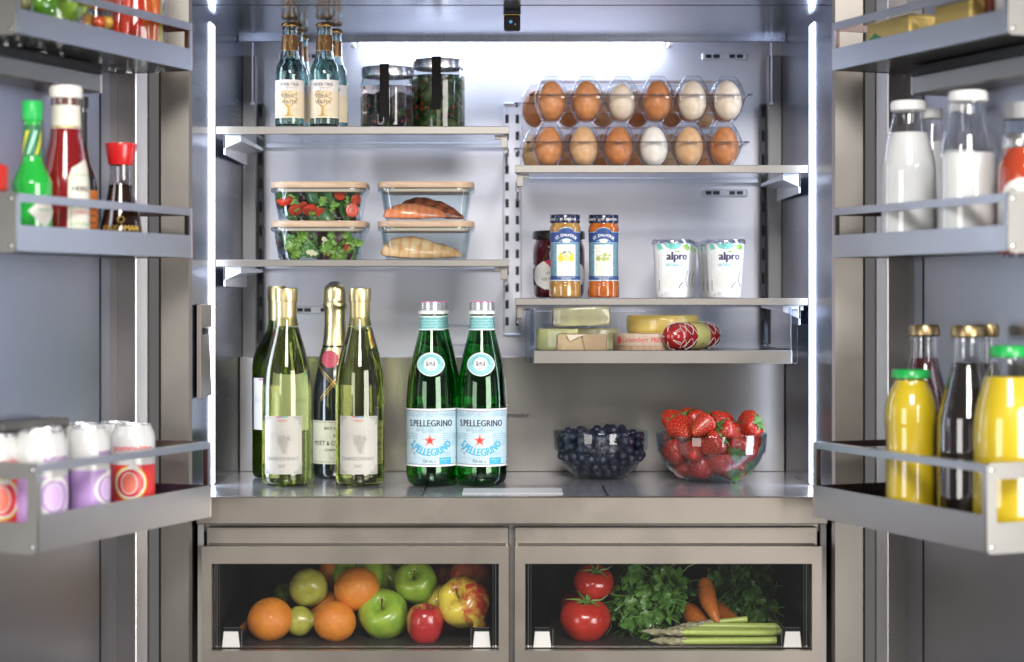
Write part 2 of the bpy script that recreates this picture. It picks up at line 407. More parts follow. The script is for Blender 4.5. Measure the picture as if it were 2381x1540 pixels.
# centre standard with two rows of slots
y = .4865
cs = MB().box(PX(1172, y), PX(1211, y), y, YB-.0004, PZ(778, y), PZ(240, y), bev=.001).build('centre_standard', ST_BACK, fr)
fm = MB(); X0, X1, Za, Zb = PX(1170, y), PX(1213, y), PZ(780, y), PZ(239, y)
fm.box(X0, X0+.0022, y-.003, YB-.001, Za, Zb).box(X1-.0022, X1, y-.003, YB-.001, Za, Zb).box(X0+.0023, X1-.0023, y-.003, YB-.001, Zb-.003, Zb).box(X0+.0023, X1-.0023, y-.003, YB-.001, Za, Za+.003)
fm.build('standard_rim', BRK, cs)
for i in range(13):
    for px in (1179, 1203):
        cz = 277+i*39.2
        MB().box(PX(px-4, y), PX(px+4, y), y-.0006, y+.0004, PZ(cz+10, y), PZ(cz-10, y), bev=0).build('slot', BLACK, cs)
# word on the lower panel
p = Print(lambda u, v, layer: (u, .3976, v)); cx = (PX(1150, .398)+PX(1233, .398))/2
p.text('Thermador', cx, PZ(971, .398), .0118, INK, 1, xs=.95, shear=.22, bold=.06); p.build('lettering', fr)
# water dispenser on the left wall
wd = MB(); x = -xw(.09)
M = Matrix.Translation((x+.0015, .02, 0)) @ Matrix.Rotation(atan2(-.026, 1)*-1, 4, 'Z')
D1, zt, zb = .118, PZ(708, .08), PZ(923, .08)
wd.box(0, .0030, 0, D1, zb, zt, M=M).box(.0031, .0060, .0, .016, zb, zt, M=M).box(.0031, .0060, .0161, D1, zt-.034, zt, M=M)
wd.add([(.0031, .017, zt-.044), (.0031, D1, zt-.044), (.0062, D1, zb), (.0062, .017, zb), (.0031, .017, zb), (.0031, D1, zb)], [(0, 3, 2, 1), (0, 4, 3), (1, 2, 5)], 0, M)
dsp = wd.build('water_dispenser', pm('dispenser_beige', (.30, .27, .25), .4, .5), fr, smooth=False)
MB().box(.0031, .008, .035, .06, zt-.043, zt-.0342, M=M).build('spout', BLACK, dsp)
# camera unit under the ceiling
yc = .093
cm = MB().box(PX(1171.5, yc), PX(1210, yc), yc, yc+.022, PZ(69, yc), PZ(35, yc), bev=.0022).build('camera_unit', pm('camera_black', (.014, .012, .010), .6, spec=.15), fr)
MB().box(PX(1170.5, yc), PX(1211, yc), yc-.001, yc+.024, PZ(33.5, yc), ZC-.0002, bev=.001).build('camera_mount', BLACK, cm)
MB().box(PX(1172, yc), PX(1209.5, yc), yc+.0005, yc+.02, PZ(35, yc), PZ(33.6, yc), bev=0).build('trim_line', GOLD, cm)
v, f = lathe([(0, .0012), (.0022, .0009), (.0034, 0), (0, -.001)], 24)
put('lens', mesh('lens', v, f, pm('lens_blue', (.05, .22, .45), .05, emit=(.1, .45, .9), es=.35)), cm, (PX(1187.5, yc), yc-.0003, PZ(51, yc)), (pi/2, 0, 0), .72)
put('sensor', mesh('sensor', v, f, pm('sensor_grey', (.4, .38, .32), .3)), cm, (PX(1198, yc), yc-.0003, PZ(57, yc)), (pi/2, 0, 0), .30)

# ================================================================ shelves
YS = .18
def shelf(side, ztop_px, zbot_px, label):
    x0, x1 = (PX(502, YS), PX(1184, YS)) if side < 0 else (PX(1197, YS), PX(1879, YS))
    zt, zb = PZ(ztop_px, YS), PZ(zbot_px, YS)
    t = thing('glass_shelf', label, 'shelf', ((x0+x1)/2, YS, zb), group='glass shelves with steel front trim')
    xo = -(x0+x1)/2; hw = (x1-x0)/2
    MB().box(-hw, hw, 0, .010, 0, zt-zb, bev=.0007).build('front_trim', ST_TRIM, t)
    MB().box(-hw+.006, hw-.006, .0102, .295, zt-zb-.0052, zt-zb-.0004, bev=0).build('glass_plate', SHGLASS, t)
    boxo('rear_trim', (-hw+.006, hw-.006, .2952, .302, zt-zb-.009, zt-zb-.0004), BRK, t)
    # side arms: the wall side is broad and bright, the middle side a slim hook
    for e in (-1, 1):
        wall = e == side
        a = MB()
        if wall:
            xo_, xi = e*(hw-.010), e*(hw-.036)
            # beam deepens towards the front, chamfered
            P = [(.012, -.0005), (.012, -.021), (.030, -.021), (.285, -.010), (.285, -.0005)]
            n = len(P); v = [(xo_, y, z) for y, z in P]+[(xi, y, z if z > -.005 else z*.45) for y, z in P]
            fcs = [tuple(range(n)), tuple(range(n, 2*n))[::-1]]+[(i, n+i, n+(i+1) % n, (i+1) % n) for i in range(n)]
            if e > 0: fcs = [q[::-1] for q in fcs]
            a.add(v, fcs)
            a.box(e*(hw-.0095), e*(hw-.0125), .012, .29, -.030, -.0005, bev=.0005)
            a.build('wall_arm', BRK, t)
        else:
            a.box(e*(hw-.003), e*(hw-.013), .012, .020, -.020, -.0005, bev=.0008).box(e*(hw-.0028), e*(hw-.0065), .0202, .29, -.028, -.0005, bev=.0005)
            a.box(e*(hw-.003), e*(hw-.022), .0135, .019, -.007, -.0005, bev=.0005)
            a.build('middle_arm', ST_TRIM, t)
    return t, zt
_, Z_LT = shelf(-1, 294, 312, 'upper left shelf with the tonic bottles and pickle jars on it')
_, Z_LM = shelf(-1, 604, 620, 'lower left shelf with stacked food containers on it')
_, Z_RT = shelf(1, 384, 402, 'upper right shelf carrying the egg cartons')
_, Z_RM = shelf(1, 693.5, 710, 'lower right shelf with jam jars and yoghurt cups above the deli drawer')

# ================================================================ deli drawer under the right shelf
yd = .176
dd = thing('deli_drawer', 'shallow clear sided drawer holding cheese under the lower right shelf', 'drawer', (PX(1540, yd), yd, PZ(846, yd)))
ox = PX(1540, yd); oz = PZ(846, yd)
def DX(px): return PX(px, yd)-ox
zt = PZ(815, yd)-oz
MB().box(DX(1241), DX(1842), 0, .012, 0, zt, bev=.0008).build('front_panel', ST_TRIM, dd)
MB().box(DX(1241), DX(1842), .0122, .24, zt-.006, zt-.002, bev=0).build('drawer_floor', pm('tray_dark', (.06, .062, .07), .25, .3), dd)
H = PZ(716, yd)-oz
for s, (pa, pb, pc) in ((-1, (1221, 1234, 1243)), (1, (1856, 1839, 1836))):
    m = MB(); m.box(DX(pa), DX(pb), .001, .0045, 0, H, bev=.0012); m.box(DX(pb), DX(pc), -.001, .010, 0, H, bev=.0012)
    m.box(DX(pb), DX(pa), .0046, .016, H-.004, H-.0015, bev=.0005)
    m.build('end_flange', ACRYL, dd)
    MB().box(DX(pc), DX(pb), .0125, .24, zt, H-.003, bev=.0006).build('side_panel', thin('drawer_side_glass', (.74, .77, .82), (.5, .55, .65), .02, .06, 3), dd)
    MB().box(DX(pb)+s*.002, DX(pb)+s*.022, .018, .25, H-.004, H+.0030, bev=.0006).build('runner', ST_TRIM, dd)
MB().box(DX(1243), DX(1836), .240, .243, zt, H-.006, bev=.0006).build('rear_panel', CLEAR, dd)

# ================================================================ crisper drawers
def crisper(xa, xb, sa, sb, wa, wb, label):
    z1, z2, z3, z4 = PZ(1270, 0), PZ(1310, 0), PZ(1512, 0), PZ(1560, 0)
    xm = PX((xa+xb)/2, 0); t = thing('crisper_drawer', label, 'drawer', (xm, 0, z4), group='crisper drawers')
    X = lambda p: PX(p, 0)-xm
    zz = lambda z: z-z4
    m = MB()
    m.box(X(xa), X(xb), -.004, .014, zz(z2), zz(z1), bev=.0012).box(X(xa), X(xb), -.004, .014, 0, zz(z3), bev=.0012)
    m.box(X(xa), X(wa), -.004, .014, zz(z3)+.0002, zz(z2)-.0002, bev=.0006).box(X(wb), X(xb), -.004, .014, zz(z3)+.0002, zz(z2)-.0002, bev=.0006)
    # one continuous plate: window cut in
    m2 = MB()
    o_ = [(X(xa), 0), (X(xb), 0), (X(xb), zz(z1)), (X(xa), zz(z1))]; i_ = [(X(wa), zz(z3)), (X(wb), zz(z3)), (X(wb), zz(z2)), (X(wa), zz(z2))]
    v = [(x, -.005, z) for x, z in o_]+[(x, -.005, z) for x, z in i_]+[(x, .0075, z) for x, z in o_]+[(x, .0075, z) for x, z in i_]
    f = []
    for k in range(4):
        j = (k+1) % 4; f += [(k, j, 4+j, 4+k), (8+j, 8+k, 12+k, 12+j), (k, 8+k, 8+j, j), (4+j, 12+j, 12+k, 4+k)]
    m2.add(v, f); m2.build('front_panel', ST_FRONT, t, smooth=False)
    MB().box(X(sa), X(sb), .008, .0118, zz(z1)-.004, zz(PZ(1227, 0)), bev=.0012).build('handle_strip', ST_FRONT, t)
    MB().box(X(sa)+.004, X(sb)-.004, .0062, .0079, zz(z1)-.003, zz(z1)+.0032, bev=.0002).build('shade_strip', pm('shade_dark_grey', (.075, .07, .065), .7), t)  # dark strip paints the shade at the foot of the handle strip
    MB().box(X(wa)-.004, X(wb)+.004, .0125, .0150, zz(z3)-.004, zz(z2)+.004, bev=0).build('window', WGLASS, t)
    dk = pm('crisper_wall', (.035, .034, .036), .22, .2)
    for s in (-1, 1):
        e = X(wa)-.002 if s < 0 else X(wb)+.002
        boxo('side_wall', (e, e-s*.003, .0155, .40, zz(z3)-.002, zz(PZ(1240, 0))), dk, t)
        MB().box(e-s*.006, e-s*.0075, .016, .018, zz(z3), zz(z2)+.003, bev=0).box(e-s*.010, e-s*.0106, .016, .018, zz(z3), zz(z2)+.003, bev=0).build('edge_line', CHROME, t)
        bx0 = e-s*.014; bx1 = e-s*.041
        MB().box(bx0, bx1, .0165, .36, zz(z3)+.0008, zz(z3)+.0285, bev=.003).build('rail_cover', pm('rail_black', (.02, .02, .022), .08, .3, coat=.6), t)
        MB().add([(bx0, .0153, zz(z3)+.0012), (bx1+s*.002, .0153, zz(z3)+.0012), (bx1+s*.0045, .0153, zz(z3)+.0235), (bx0-s*.0022, .0153, zz(z3)+.0235), (bx0, .0172, zz(z3)+.0012), (bx1+s*.002, .0172, zz(z3)+.0012), (bx1+s*.0045, .0172, zz(z3)+.0235), (bx0-s*.0022, .0172, zz(z3)+.0235)], [(0, 1, 2, 3), (0, 4, 5, 1), (1, 5, 6, 2), (2, 6, 7, 3), (3, 7, 4, 0)]).build('rail_end', pm('rail_white', (.80, .79, .77), .4), t)
        MB().box(bx0-s*.0005, bx1+s*.002, .0154, .36, zz(z3)+.0287, zz(z3)+.0297, bev=.0004).box(bx1-s*.0002, bx1-s*.0014, .0157, .0187, zz(z3)+.001, zz(z3)+.0285, bev=.0004).build('rail_trim', CHROME, t)
    boxo('rear_wall', (X(wa), X(wb), .40, .403, zz(z3)-.002, zz(PZ(1240, 0))), dk, t)
    fl = MB(); n = 62; a, b_ = X(wa), X(wb)
    for k in range(n):
        y0 = .0165+k*(.383/n); fl.add([(a, y0, zz(z3)), (b_, y0, zz(z3)), (b_, y0+.0031, zz(z3)+.0009), (a, y0+.0031, zz(z3)+.0009), (a, y0+.0062, zz(z3)), (b_, y0+.0062, zz(z3))], [(0, 1, 2, 3), (3, 2, 5, 4)])
    fl.build('ribbed_floor', pm('ribbed_mat', (.032, .030, .030), .45), t, smooth=False)
    return t
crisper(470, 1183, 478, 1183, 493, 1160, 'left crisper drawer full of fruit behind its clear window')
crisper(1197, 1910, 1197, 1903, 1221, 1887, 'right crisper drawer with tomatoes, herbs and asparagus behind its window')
MB().box(PX(1183.6, .02), PX(1196.4, .02), .016, .030, -.66, PZ(1217, 0)-.0005, bev=0).build('middle_divider', steel('steel_divider', (.33, .32, .31), .35), fr)
MB().box(-.44, .44, .019, .030, PZ(1236, .02), PZ(1216, .02), bev=0).build('drawer_top_rail', MATS['steel_divider'], fr)
for s in (-1, 1): MB().box(s*.4365, s*.4450, .012, .03, -.66, PZ(1219, 0), bev=.0005).build('side_jamb', GASKD, fr)

# ================================================================ doors
OU = Vector((-.497, -.003, 0)); du, dv = Vector((-.36, -.933, 0)).normalized(), Vector((.933, -.36, 0)).normalized()
def dpos(s, u, v, z=0): p = OU+du*u+dv*v; return Vector((p.x if s < 0 else -p.x, p.y, z))
def dang(s): return atan2(du.y, du.x if s < 0 else -du.x)
def at_px(s, px, v):
    k = (px-CX)/F if s < 0 else -(px-CX)/F
    return (k*(Z0+OU.y+dv.y*v)-OU.x-dv.x*v)/(du.x-k*du.y)
DZ0, DZ1 = -.66, .47
for s in (-1, 1):
    sgn = 1 if s < 0 else -1
    d = bpy.data.objects.new('door', None); link(d, fr); d.location = dpos(s, 0, 0); d.rotation_euler = (0, 0, dang(s))
    d['label'] = 'open left door' if s < 0 else 'open right door'
    def DB(m, u0, u1, v0, v1, z0, z1, bev=.0008): return m.box(u0, u1, sgn*v0, sgn*v1, z0, z1, bev=bev)
    DB(MB(), .0, .50, -.085, -.031, DZ0, DZ1).build('outer_panel', ST_FRAME, d)
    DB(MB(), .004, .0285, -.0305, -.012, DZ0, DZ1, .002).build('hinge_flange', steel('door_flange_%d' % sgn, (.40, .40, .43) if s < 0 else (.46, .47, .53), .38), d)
    DB(MB(), .029, .060, -.0305, .0, DZ0, DZ1, .0015).build('side_dike', steel('door_dike_%d' % sgn, (.66, .66, .69), .42), d)
    DB(MB(), .0605, .492, -.0305, -.0285, DZ0, DZ1, 0).build('liner', LINER, d)
    DB(MB(), .0602, .0620, -.0284, -.0004, DZ0, DZ1, 0).build('dike_inner_wall', steel('door_inner_%d' % sgn, (.26, .24, .22), .45), d)
    DB(MB(), .462, .492, -.0285, .0, DZ0, DZ1, .0015).build('free_side_dike', GASK, d)
    ug = at_px(s, 233 if s < 0 else 2147, -.0284)
    DB(MB(), ug-.0012, ug+.0012, -.0283, -.0275, DZ0, DZ1, 0).build('liner_groove', BLACK, d)
    # hanging bar below the top bin
    ua = at_px(s, 205 if s < 0 else 2150, .010); zz1, zz0 = .3134-.0165, .3134-.0415
    bar = DB(MB(), ua, .455, -.0275, .030, zz0, zz1, .002).build('hanging_bar', steel('bar_%d' % sgn, (.30, .29, .27), .4), d)
    DB(MB(), ua-.0012, ua-.0002, .010, .0305, zz0+.0005, zz1-.0005, .0004).build('bar_end', WHITEP, bar)
    DB(MB(), ua-.02, .455, -.0275, .018, zz1, .3125, .001).build('bar_spacer', BLACK, bar)

BINS = {}
def door_bin(s, vf, z0, z1, rail, slot, label, window=False, u0=.062, u1=.458):
    sgn = 1 if s < 0 else -1
    t = thing('door_bin', label, 'door bin', dpos(s, 0, 0, z0), dang(s), group='steel bins on the open doors')
    h = z1-z0; vb = -.0265
    def DB(m, a, b_, v0, v1, za, zb, bev=.0008): return m.box(a, b_, sgn*v0, sgn*v1, za, zb, bev=bev)
    zr = h-rail; zs = zr-slot; th = .0022
    # the long front is one plate with a slot cut out
    m = MB(); U = (u0, u1); P = .0058
    for v in (vf-th, vf):
        o_ = [(u0, 0), (u1, 0), (u1, h), (u0, h)]; i_ = [(u0+P, zs), (u1-P, zs), (u1-P, zr), (u0+P, zr)]
        k = len(m.v); m.v += [(u, sgn*v, z) for u, z in o_+i_]
    f = []
    for k in range(4):
        j = (k+1) % 4; f += [(8+k, 8+j, 12+j, 12+k), (j, k, 4+k, 4+j), (k, j, 8+j, 8+k), (4+j, 4+k, 12+k, 12+j)]
    if sgn > 0: f = [q[::-1] for q in f]
    m.f += f; m.m += [0]*len(f); m.build('front_panel', ST_BIN, t, smooth=False)
    DB(MB(), u0, u1, vf-.014, vf-th-.0001, h-.0022, h, .0004).build('top_lip', ST_BIN, t)
    DB(MB(), u0+.0005, u1-.0005, vb, vf-th, .0008, .0030, 0).build('bin_floor', pm('bin_floor', (.05, .045, .045), .3, .4), t)
    e = MB()     # far end: open frame
    DB(e, u0-.0024, u0-.0002, vb, vf, 0, zs, .0004); DB(e, u0-.0024, u0-.0002, vb, vf, zr, h, .0004); DB(e, u0-.0024, u0-.0002, vf-.012, vf, zs+.0001, zr-.0001, .0003)
    e.build('end_frame', steel('bin_inner_%s' % label[:4].strip(), (.30, .22, .19), .3), t)
    # near end: thick plate with rounded corners and screws
    pts = []
    r = .006; V0, V1 = vb, vf+.0006
    for (cx, cz, a0) in ((V1-r, h+.002-r, 0), (V0+r, h+.002-r, 90), (V0+r, -.002+r, 180), (V1-r, -.002+r, 270)):
        for k in range(5): a = radians(a0+22.5*k); pts.append((cx+r*cos(a), cz+r*sin(a)))
    n = len(pts); ua, ub = u1+.0002, u1+.0046
    if not window:
        v = [(ua, sgn*a, b_) for a, b_ in pts]+[(ub, sgn*a, b_) for a, b_ in pts]
        f = [tuple(range(n))[::-1], tuple(range(n, 2*n))]+[(i, (i+1) % n, n+(i+1) % n, n+i) for i in range(n)]
    else:
        ip = [(V1-.0135, h-.017), (V0+.0135, h-.017), (V0+.0135, .034), (V1-.0135, .034)]
        q = []
        for i in range(4): q += [ip[i]]*5
        v = [(ua, sgn*a, b_) for a, b_ in pts]+[(ub, sgn*a, b_) for a, b_ in pts]+[(ua, sgn*a, b_) for a, b_ in q]+[(ub, sgn*a, b_) for a, b_ in q]
        f = []
        for i in range(n):
            j = (i+1) % n; f += [(i, j, n+j, n+i), (n+i, n+j, 3*n+j, 3*n+i), (j, i, 2*n+i, 2*n+j)]
            if ip[i//5] != ip[j//5]: f += [(2*n+j, 2*n+i, 3*n+i, 3*n+j)]
    if sgn < 0: f = [q[::-1] for q in f]
    ep = put('end_plate', mesh('end_plate', v, f, ST_END, True, None, 30), t)
    sv, sf = lathe([(0, .0014), (.0022, .0010), (.0028, 0), (0, -.0005)], 16)
    sm = mesh('screw', sv, sf, CHROME)
    for zz in (.006, h-.006): put('screw', sm, ep, (ub, sgn*(V1-.007), zz), (0, pi/2, 0))
    return t
for s, w_ in ((-1, 'left'), (1, 'right')):
    door_bin(s, .0896, .3134, .378, .0105, .025, f'topmost bin on the open {w_} door, cut off by the picture top')
    door_bin(s, .0896, .0586, .126, .0100, .027, f'middle bin of brushed steel on the open {w_} door')
    door_bin(s, .119, -.2928, -.1908, .0090, .050, f'lowest and deepest bin on the open {w_} door', True)
# ================================================================ glass helpers
def dglass(name, col, ior=1.5, rough=0.0):
    return pm(name, col, rough, 0, trans=1, ior=ior)
GCLEAR = dglass('glass_clear', (.93, .97, .97)); GWATER = dglass('water', (.93, .97, .96), 1.333)
def shell(outer, th, tb=.004):
    """closed glass wall from an outer profile that starts on the axis"""
    inner = [(max(r-th, .0005), z) for r, z in outer[::-1] if r > th*1.2 and z > tb]
    return outer+inner+[(max(inner[-1][0]-.004, .0004), tb), (0, tb)]
def inner_fill(outer, th, level, tb=.004, ov=.0003):
    f = rof(outer); zs = [z for r, z in outer if r > 0 and tb < z < level]
    P = [(0, tb-ov), (max(f(tb+.001)-th-.004, .001), tb-ov)]+[(max(f(z)-th+ov, .001), z) for z in zs]+[(max(f(level)-th+ov, .001), level), (0, level)]
    return P
def vessel(t, outer, th, level, gm, lm, seg=56, tb=.004):
    lo('glass_body', shell(outer, th, tb), gm, t, seg, angle=50)
    if lm: lo('liquid', inner_fill(outer, th, level, tb), lm, t, seg, angle=50)
    return rof(outer)
def star(p, u, v, r, mat, layer, inner=.42):
    pts = []
    for k in range(10):
        a = pi/2+k*pi/5; q = r if k % 2 == 0 else r*inner; pts.append((u+q*cos(a), v+q*sin(a)))
    for k in range(10): p.raw([(u, v), pts[k], pts[(k+1) % 10]], [(0, 1, 2)], mat, layer, False)
def flourish(p, u, v, sx, sy, mat):
    for i, (a, b_, r) in enumerate(((.0035, .002, .0016), (.0075, .0026, .0014), (.002, .0062, .0015), (.0028, .0105, .0013), (.0108, .0022, .0011), (.0055, .0052, .0011))):
        p.ring(u+sx*a, v+sy*b_, r, r, .0005, mat, 2, 10, 0, 5.2)
    p.line([(u+sx*.001, v+sy*.001), (u+sx*.012, v+sy*.0012)], .0005, mat, 2); p.line([(u+sx*.001, v+sy*.001), (u+sx*.0012, v+sy*.012)], .0005, mat, 2)

# ---------------------------------------------------------------- chardonnay
WG = dglass('wine_glass_pale', (.86, .91, .74)); WL = dglass('white_wine', (.88, .86, .50), 1.34)
CAPS = steel('gold_capsule', (.62, .52, .27), .36, (1, 1, 1), 900, .05, .04)
CREAM = pm('label_cream', (.50, .48, .43), .5, bmp=(800, .08, .0005))
PB = cr([(.0, .006), (.020, .0015), (.0300, .0012), (.0345, .0045), (.0366, .011), (.0367, .03), (.0367, .08), (.0367, .13), (.0362, .150), (.0338, .175), (.0283, .200), (.0222, .221), (.0172, .240), (.0151, .252), (.0145, .262), (.0143, .290)], 4)
def chardonnay(px, y, label, rot):
    t = thing('wine_bottle', label, 'wine bottle', (PX(px, y), y, ZF+.0003), rot, 'pale white wine bottles')
    rf = vessel(t, PB, .0026, .236, WG, WL)
    c = lo('capsule', cr([(.0152, .238), (.0153, .262), (.0154, .2745)], 2)+[(.0165, .2748), (.0168, .277), (.0168, .2915), (.0162, .2940), (.0145, .2950), (0, .2950)], CAPS, t, 40)
    p = Print(cyl(rf)); a0, a1, v0, v1 = -.0310, .0310, .0190, .1050
    p.rect(a0, a1, v0, v1, CREAM, 0); lab = p.build('paper_label', t)
    p = Print(cyl(rf, off=.0006))
    for k, cc in enumerate(((.7, .08, .1), (.45, .1, .3), (.1, .2, .5), (.1, .35, .45), (.1, .42, .2))):
        p.rect(-.0085+k*.0034, -.0085+(k+1)*.0034, v1-.0020, v1-.0003, pm('strip_%d' % k, cc, .5), 1)
    p.ring(-.0060, .0985, .0013, .0013, .0003, GREYINK, 1, 12); p.text('BOSCH', .0018, .0972, .0036, RED, 1, bold=.03); p.text('Invented for life', .0018, .0955, .0012, GREYINK, 1)
    # grape bunch: rings for the berries, loops for the vine leaves
    rows = [(0, 4), (1, 6), (2, 7), (3, 5), (4, 5), (5, 3), (6, 4), (7, 2), (8, 2)]
    br = pm('ink_brown', (.20, .165, .14), .6); rr = random.Random(3)
    for i, n in rows:
        for k in range(n):
            p.ring((k-(n-1)/2)*.0029+(.0016 if i in (1, 2) else 0)+rr.uniform(-.0007, .0007)+.0005*i, .0755-i*.0030+rr.uniform(-.0004, .0004), .00175, .00175, .00032, br, 1, 10)
    for cx, cy, s_ in ((-.0115, .0765, .0052), (-.0048, .0815, .0048), (.0040, .0820, .0045), (.0130, .0790, .0056), (-.0150, .0745, .0030)):
        for k in range(5):
            a = k*1.256+cx*300; p.ring(cx+s_*.5*cos(a), cy+s_*.5*sin(a), s_*.5, s_*.42, .00028, SOFTINK, 1, 10, a-1.6, a+1.8)
    p.line([(.0115, .0770), (.0085, .0735), (.0100, .0715), (.0138, .0705)], .0006, br, 1)
    p.ring(.0150, .0680, .0030, .0045, .0003, SOFTINK, 1, 10, -1.5, 1.6)
    p.text('CHARDONNAY', 0, .0395, .0078, GREYINK, 1, xs=.92); p.text('2007', 0, .0290, .0062, GREYINK, 1); p.text('750 ml', 0, .0230, .0018, GREYINK, 1)
    for sx, sy, u, v in ((1, 1, a0+.0008, v0+.0008), (-1, 1, a1-.0008, v0+.0008), (1, -1, a0+.0008, v1-.0008), (-1, -1, a1-.0008, v1-.0008)): flourish(p, u, v, sx, sy, GREYINK)
    p.build('lettering', lab)
    return t
chardonnay(667, .170, 'clear white wine bottle farthest left in the front row, before the dark green one', -.09)
chardonnay(837, .170, 'clear white wine bottle in front of the champagne, nearer the green water bottles', .0)
# ---------------------------------------------------------------- dark green wine bottle at the back
DG = dglass('wine_glass_green', (.50, .62, .22)); DL = dglass('green_wine', (.55, .62, .15), 1.34)
y = .300; t = thing('wine_bottle', 'green wine bottle with plain white label, half hidden at the back left', 'wine bottle', (PX(644, y), y, ZF+.0003))
PBx = cr([(0, .006), (.022, .0012), (.0335, .0010), (.0372, .005), (.0384, .013), (.0385, .04), (.0385, .12), (.0385, .165), (.0378, .180), (.0340, .198), (.0245, .215), (.0165, .229), (.0138, .242), (.0133, .262), (.0132, .295)], 4)
rf = vessel(t, PBx, .0026, .226, DG, DL)
lo('capsule', [(.0136, .2450), (.0138, .2755), (.0148, .2760), (.0150, .279), (.0150, .2955), (.0140, .2985), (0, .2988)], CAPS, t, 40)
p = Print(cyl(rf)); p.rect(-.040, .040, .0760, .1560, pm('label_white', (.82, .83, .84), .5), 0); lab = p.build('paper_label', t)
p = Print(cyl(rf, off=.0006))
for k, cc in enumerate(((.7, .08, .3), (.45, .1, .5), (.1, .3, .6), (.1, .5, .55))): p.rect(-.026+k*.007, -.026+(k+1)*.007, .1525, .1550, pm('stripb_%d' % k, cc, .5), 1)
p.text('BOSCH', -.012, .146, .004, pm('ink_pale', (.6, .6, .62), .5), 1); p.text('Bordeaux', -.010, .118, .014, pm('ink_pale', (.6, .6, .62), .5), 1, shear=.3); p.text('2009', -.012, .086, .006, pm('ink_pale', (.6, .6, .62), .5), 1)
p.build('lettering', lab)
# ---------------------------------------------------------------- champagne
y = .300; t = thing('champagne_bottle', 'dark champagne bottle with gold foil neck and red seal', 'champagne bottle', (PX(779.5, y), y, ZF+.0003))
PC = cr([(0, .004), (.026, .001), (.0325, .002), (.0348, .010), (.0350, .03), (.0350, .095), (.0346, .118), (.0325, .145), (.0282, .170), (.0235, .190), (.0195, .208), (.0170, .225)], 4)
lo('glass_body', PC+[(0, .225)], pm('champagne_glass', (.010, .014, .010), .04, coat=1, spec=.6), t, 56)
rf = rof(PC)
GF = pm('gold_foil', (.66, .56, .30), .30, 1, bmp=(520, .35, .0008, 2, (1, 1, .6), 'vor'))
PF = cr([(.0202, .2040), (.0180, .2200), (.0168, .236), (.0166, .252), (.0172, .262), (.0190, .267), (.0192, .272), (.0178, .277), (.0174, .288), (.0168, .295), (.0135, .3005), (.006, .3030), (0, .3035)], 4)
lo('neck_foil', [(.0275, .1765), (.0237, .1925)]+PF, GF, t, 48)
lo('dome_cap', cr([(.0120, .3012), (.010, .3042), (.005, .3062), (0, .3068)], 3), pm('cap_grey', (.25, .25, .27), .3, .8), t, 32)
DK = pm('sash_black', (.014, .014, .017), .25, coat=.5); rfo = lambda z: max(rf(z), rof([(.0285, .1700), (.0237, .1925), (.0200, .206)])(z) if z > .17 else 0)
p = Print(cyl(rfo, off=.0005), step=.004)
p.poly([(-.040, .160), (-.040, .125), (-.028, .118), (0, .150), (.028, .118), (.040, .125), (.040, .160), (.030, .1790), (0, .1745), (-.030, .1790)], DK, 0)
sash = p.build('dark_sash', t)
p = Print(cyl(rfo, off=.0009), step=.004)
for s in (-1, 1):
    p.line([(s*.030, .1800), (0, .1500), (-s*.022, .1235)], .0010, GOLD, 1); p.line([(s*.0335, .1795), (s*.002, .1470), (-s*.020, .1205)], .0006, GOLD, 1)
p.build('gold_ribbon', sash)
p = Print(cyl(rfo, off=.0014), step=.004); SEAL = pm('seal_red', (.50, .06, .09), .4)
p.ell(-.0060, .1850, .0135, .0135, SEAL, 0); p.ring(-.006, .185, .0118, .0118, .0005, pm('seal_dark', (.32, .03, .05), .4), 1); p.ring(-.006, .185, .0070, .0070, .0005, pm('seal_dark', (.32, .03, .05), .4), 1)
p.text('M', -.006, .1825, .007, pm('seal_dark', (.32, .03, .05), .4), 1)
p.build('round_seal', t)
CY = pm('label_champagne', (.60, .57, .40), .5)
p = Print(cyl(rf)); p.rect(-.046, .046, .0230, .0900, CY, 0); lab = p.build('paper_label', t)
p = Print(cyl(rf, off=.0006))
p.rect(-.046, .046, .0875, .0880, INK, 1); p.rect(-.046, .046, .0260, .0265, INK, 1)
BI = pm('ink_olive', (.05, .045, .03), .5)
p.text('BRUT IMPÉRIAL', .0045, .0765, .0056, BI, 1, bold=.03); p.text('MOËT & CHANDON', .0020, .0520, .0098, BI, 1, xs=.82, bold=.02); p.text('CHAMPAGNE', .0035, .0430, .0056, BI, 1)
p.poly([(.0005, .0655), (.0085, .0655), (.0095, .0700), (.0065, .0680), (.0045, .0720), (.0025, .0680), (-.0005, .0700)], GREYINK, 1); p.ring(.0045, .0735, .0009, .0009, .0004, GREYINK, 1, 8)
p.ring(-.004, .0655, .0035, .0016, .0003, GREYINK, 1, 10, 3.1, 6.2); p.ring(.013, .0655, .0035, .0016, .0003, GREYINK, 1, 10, 3.1, 6.2)
star(p, .0045, .0340, .0016, BI, 1); p.text('FRANCE', .0045, .0370, .0018, BI, 1); p.text('EPERNAY                  750 ml', .0045, .0330, .0018, BI, 1); p.text('PRODUIT DE FRANCE', .0045, .0300, .0018, BI, 1)
p.build('lettering', lab)

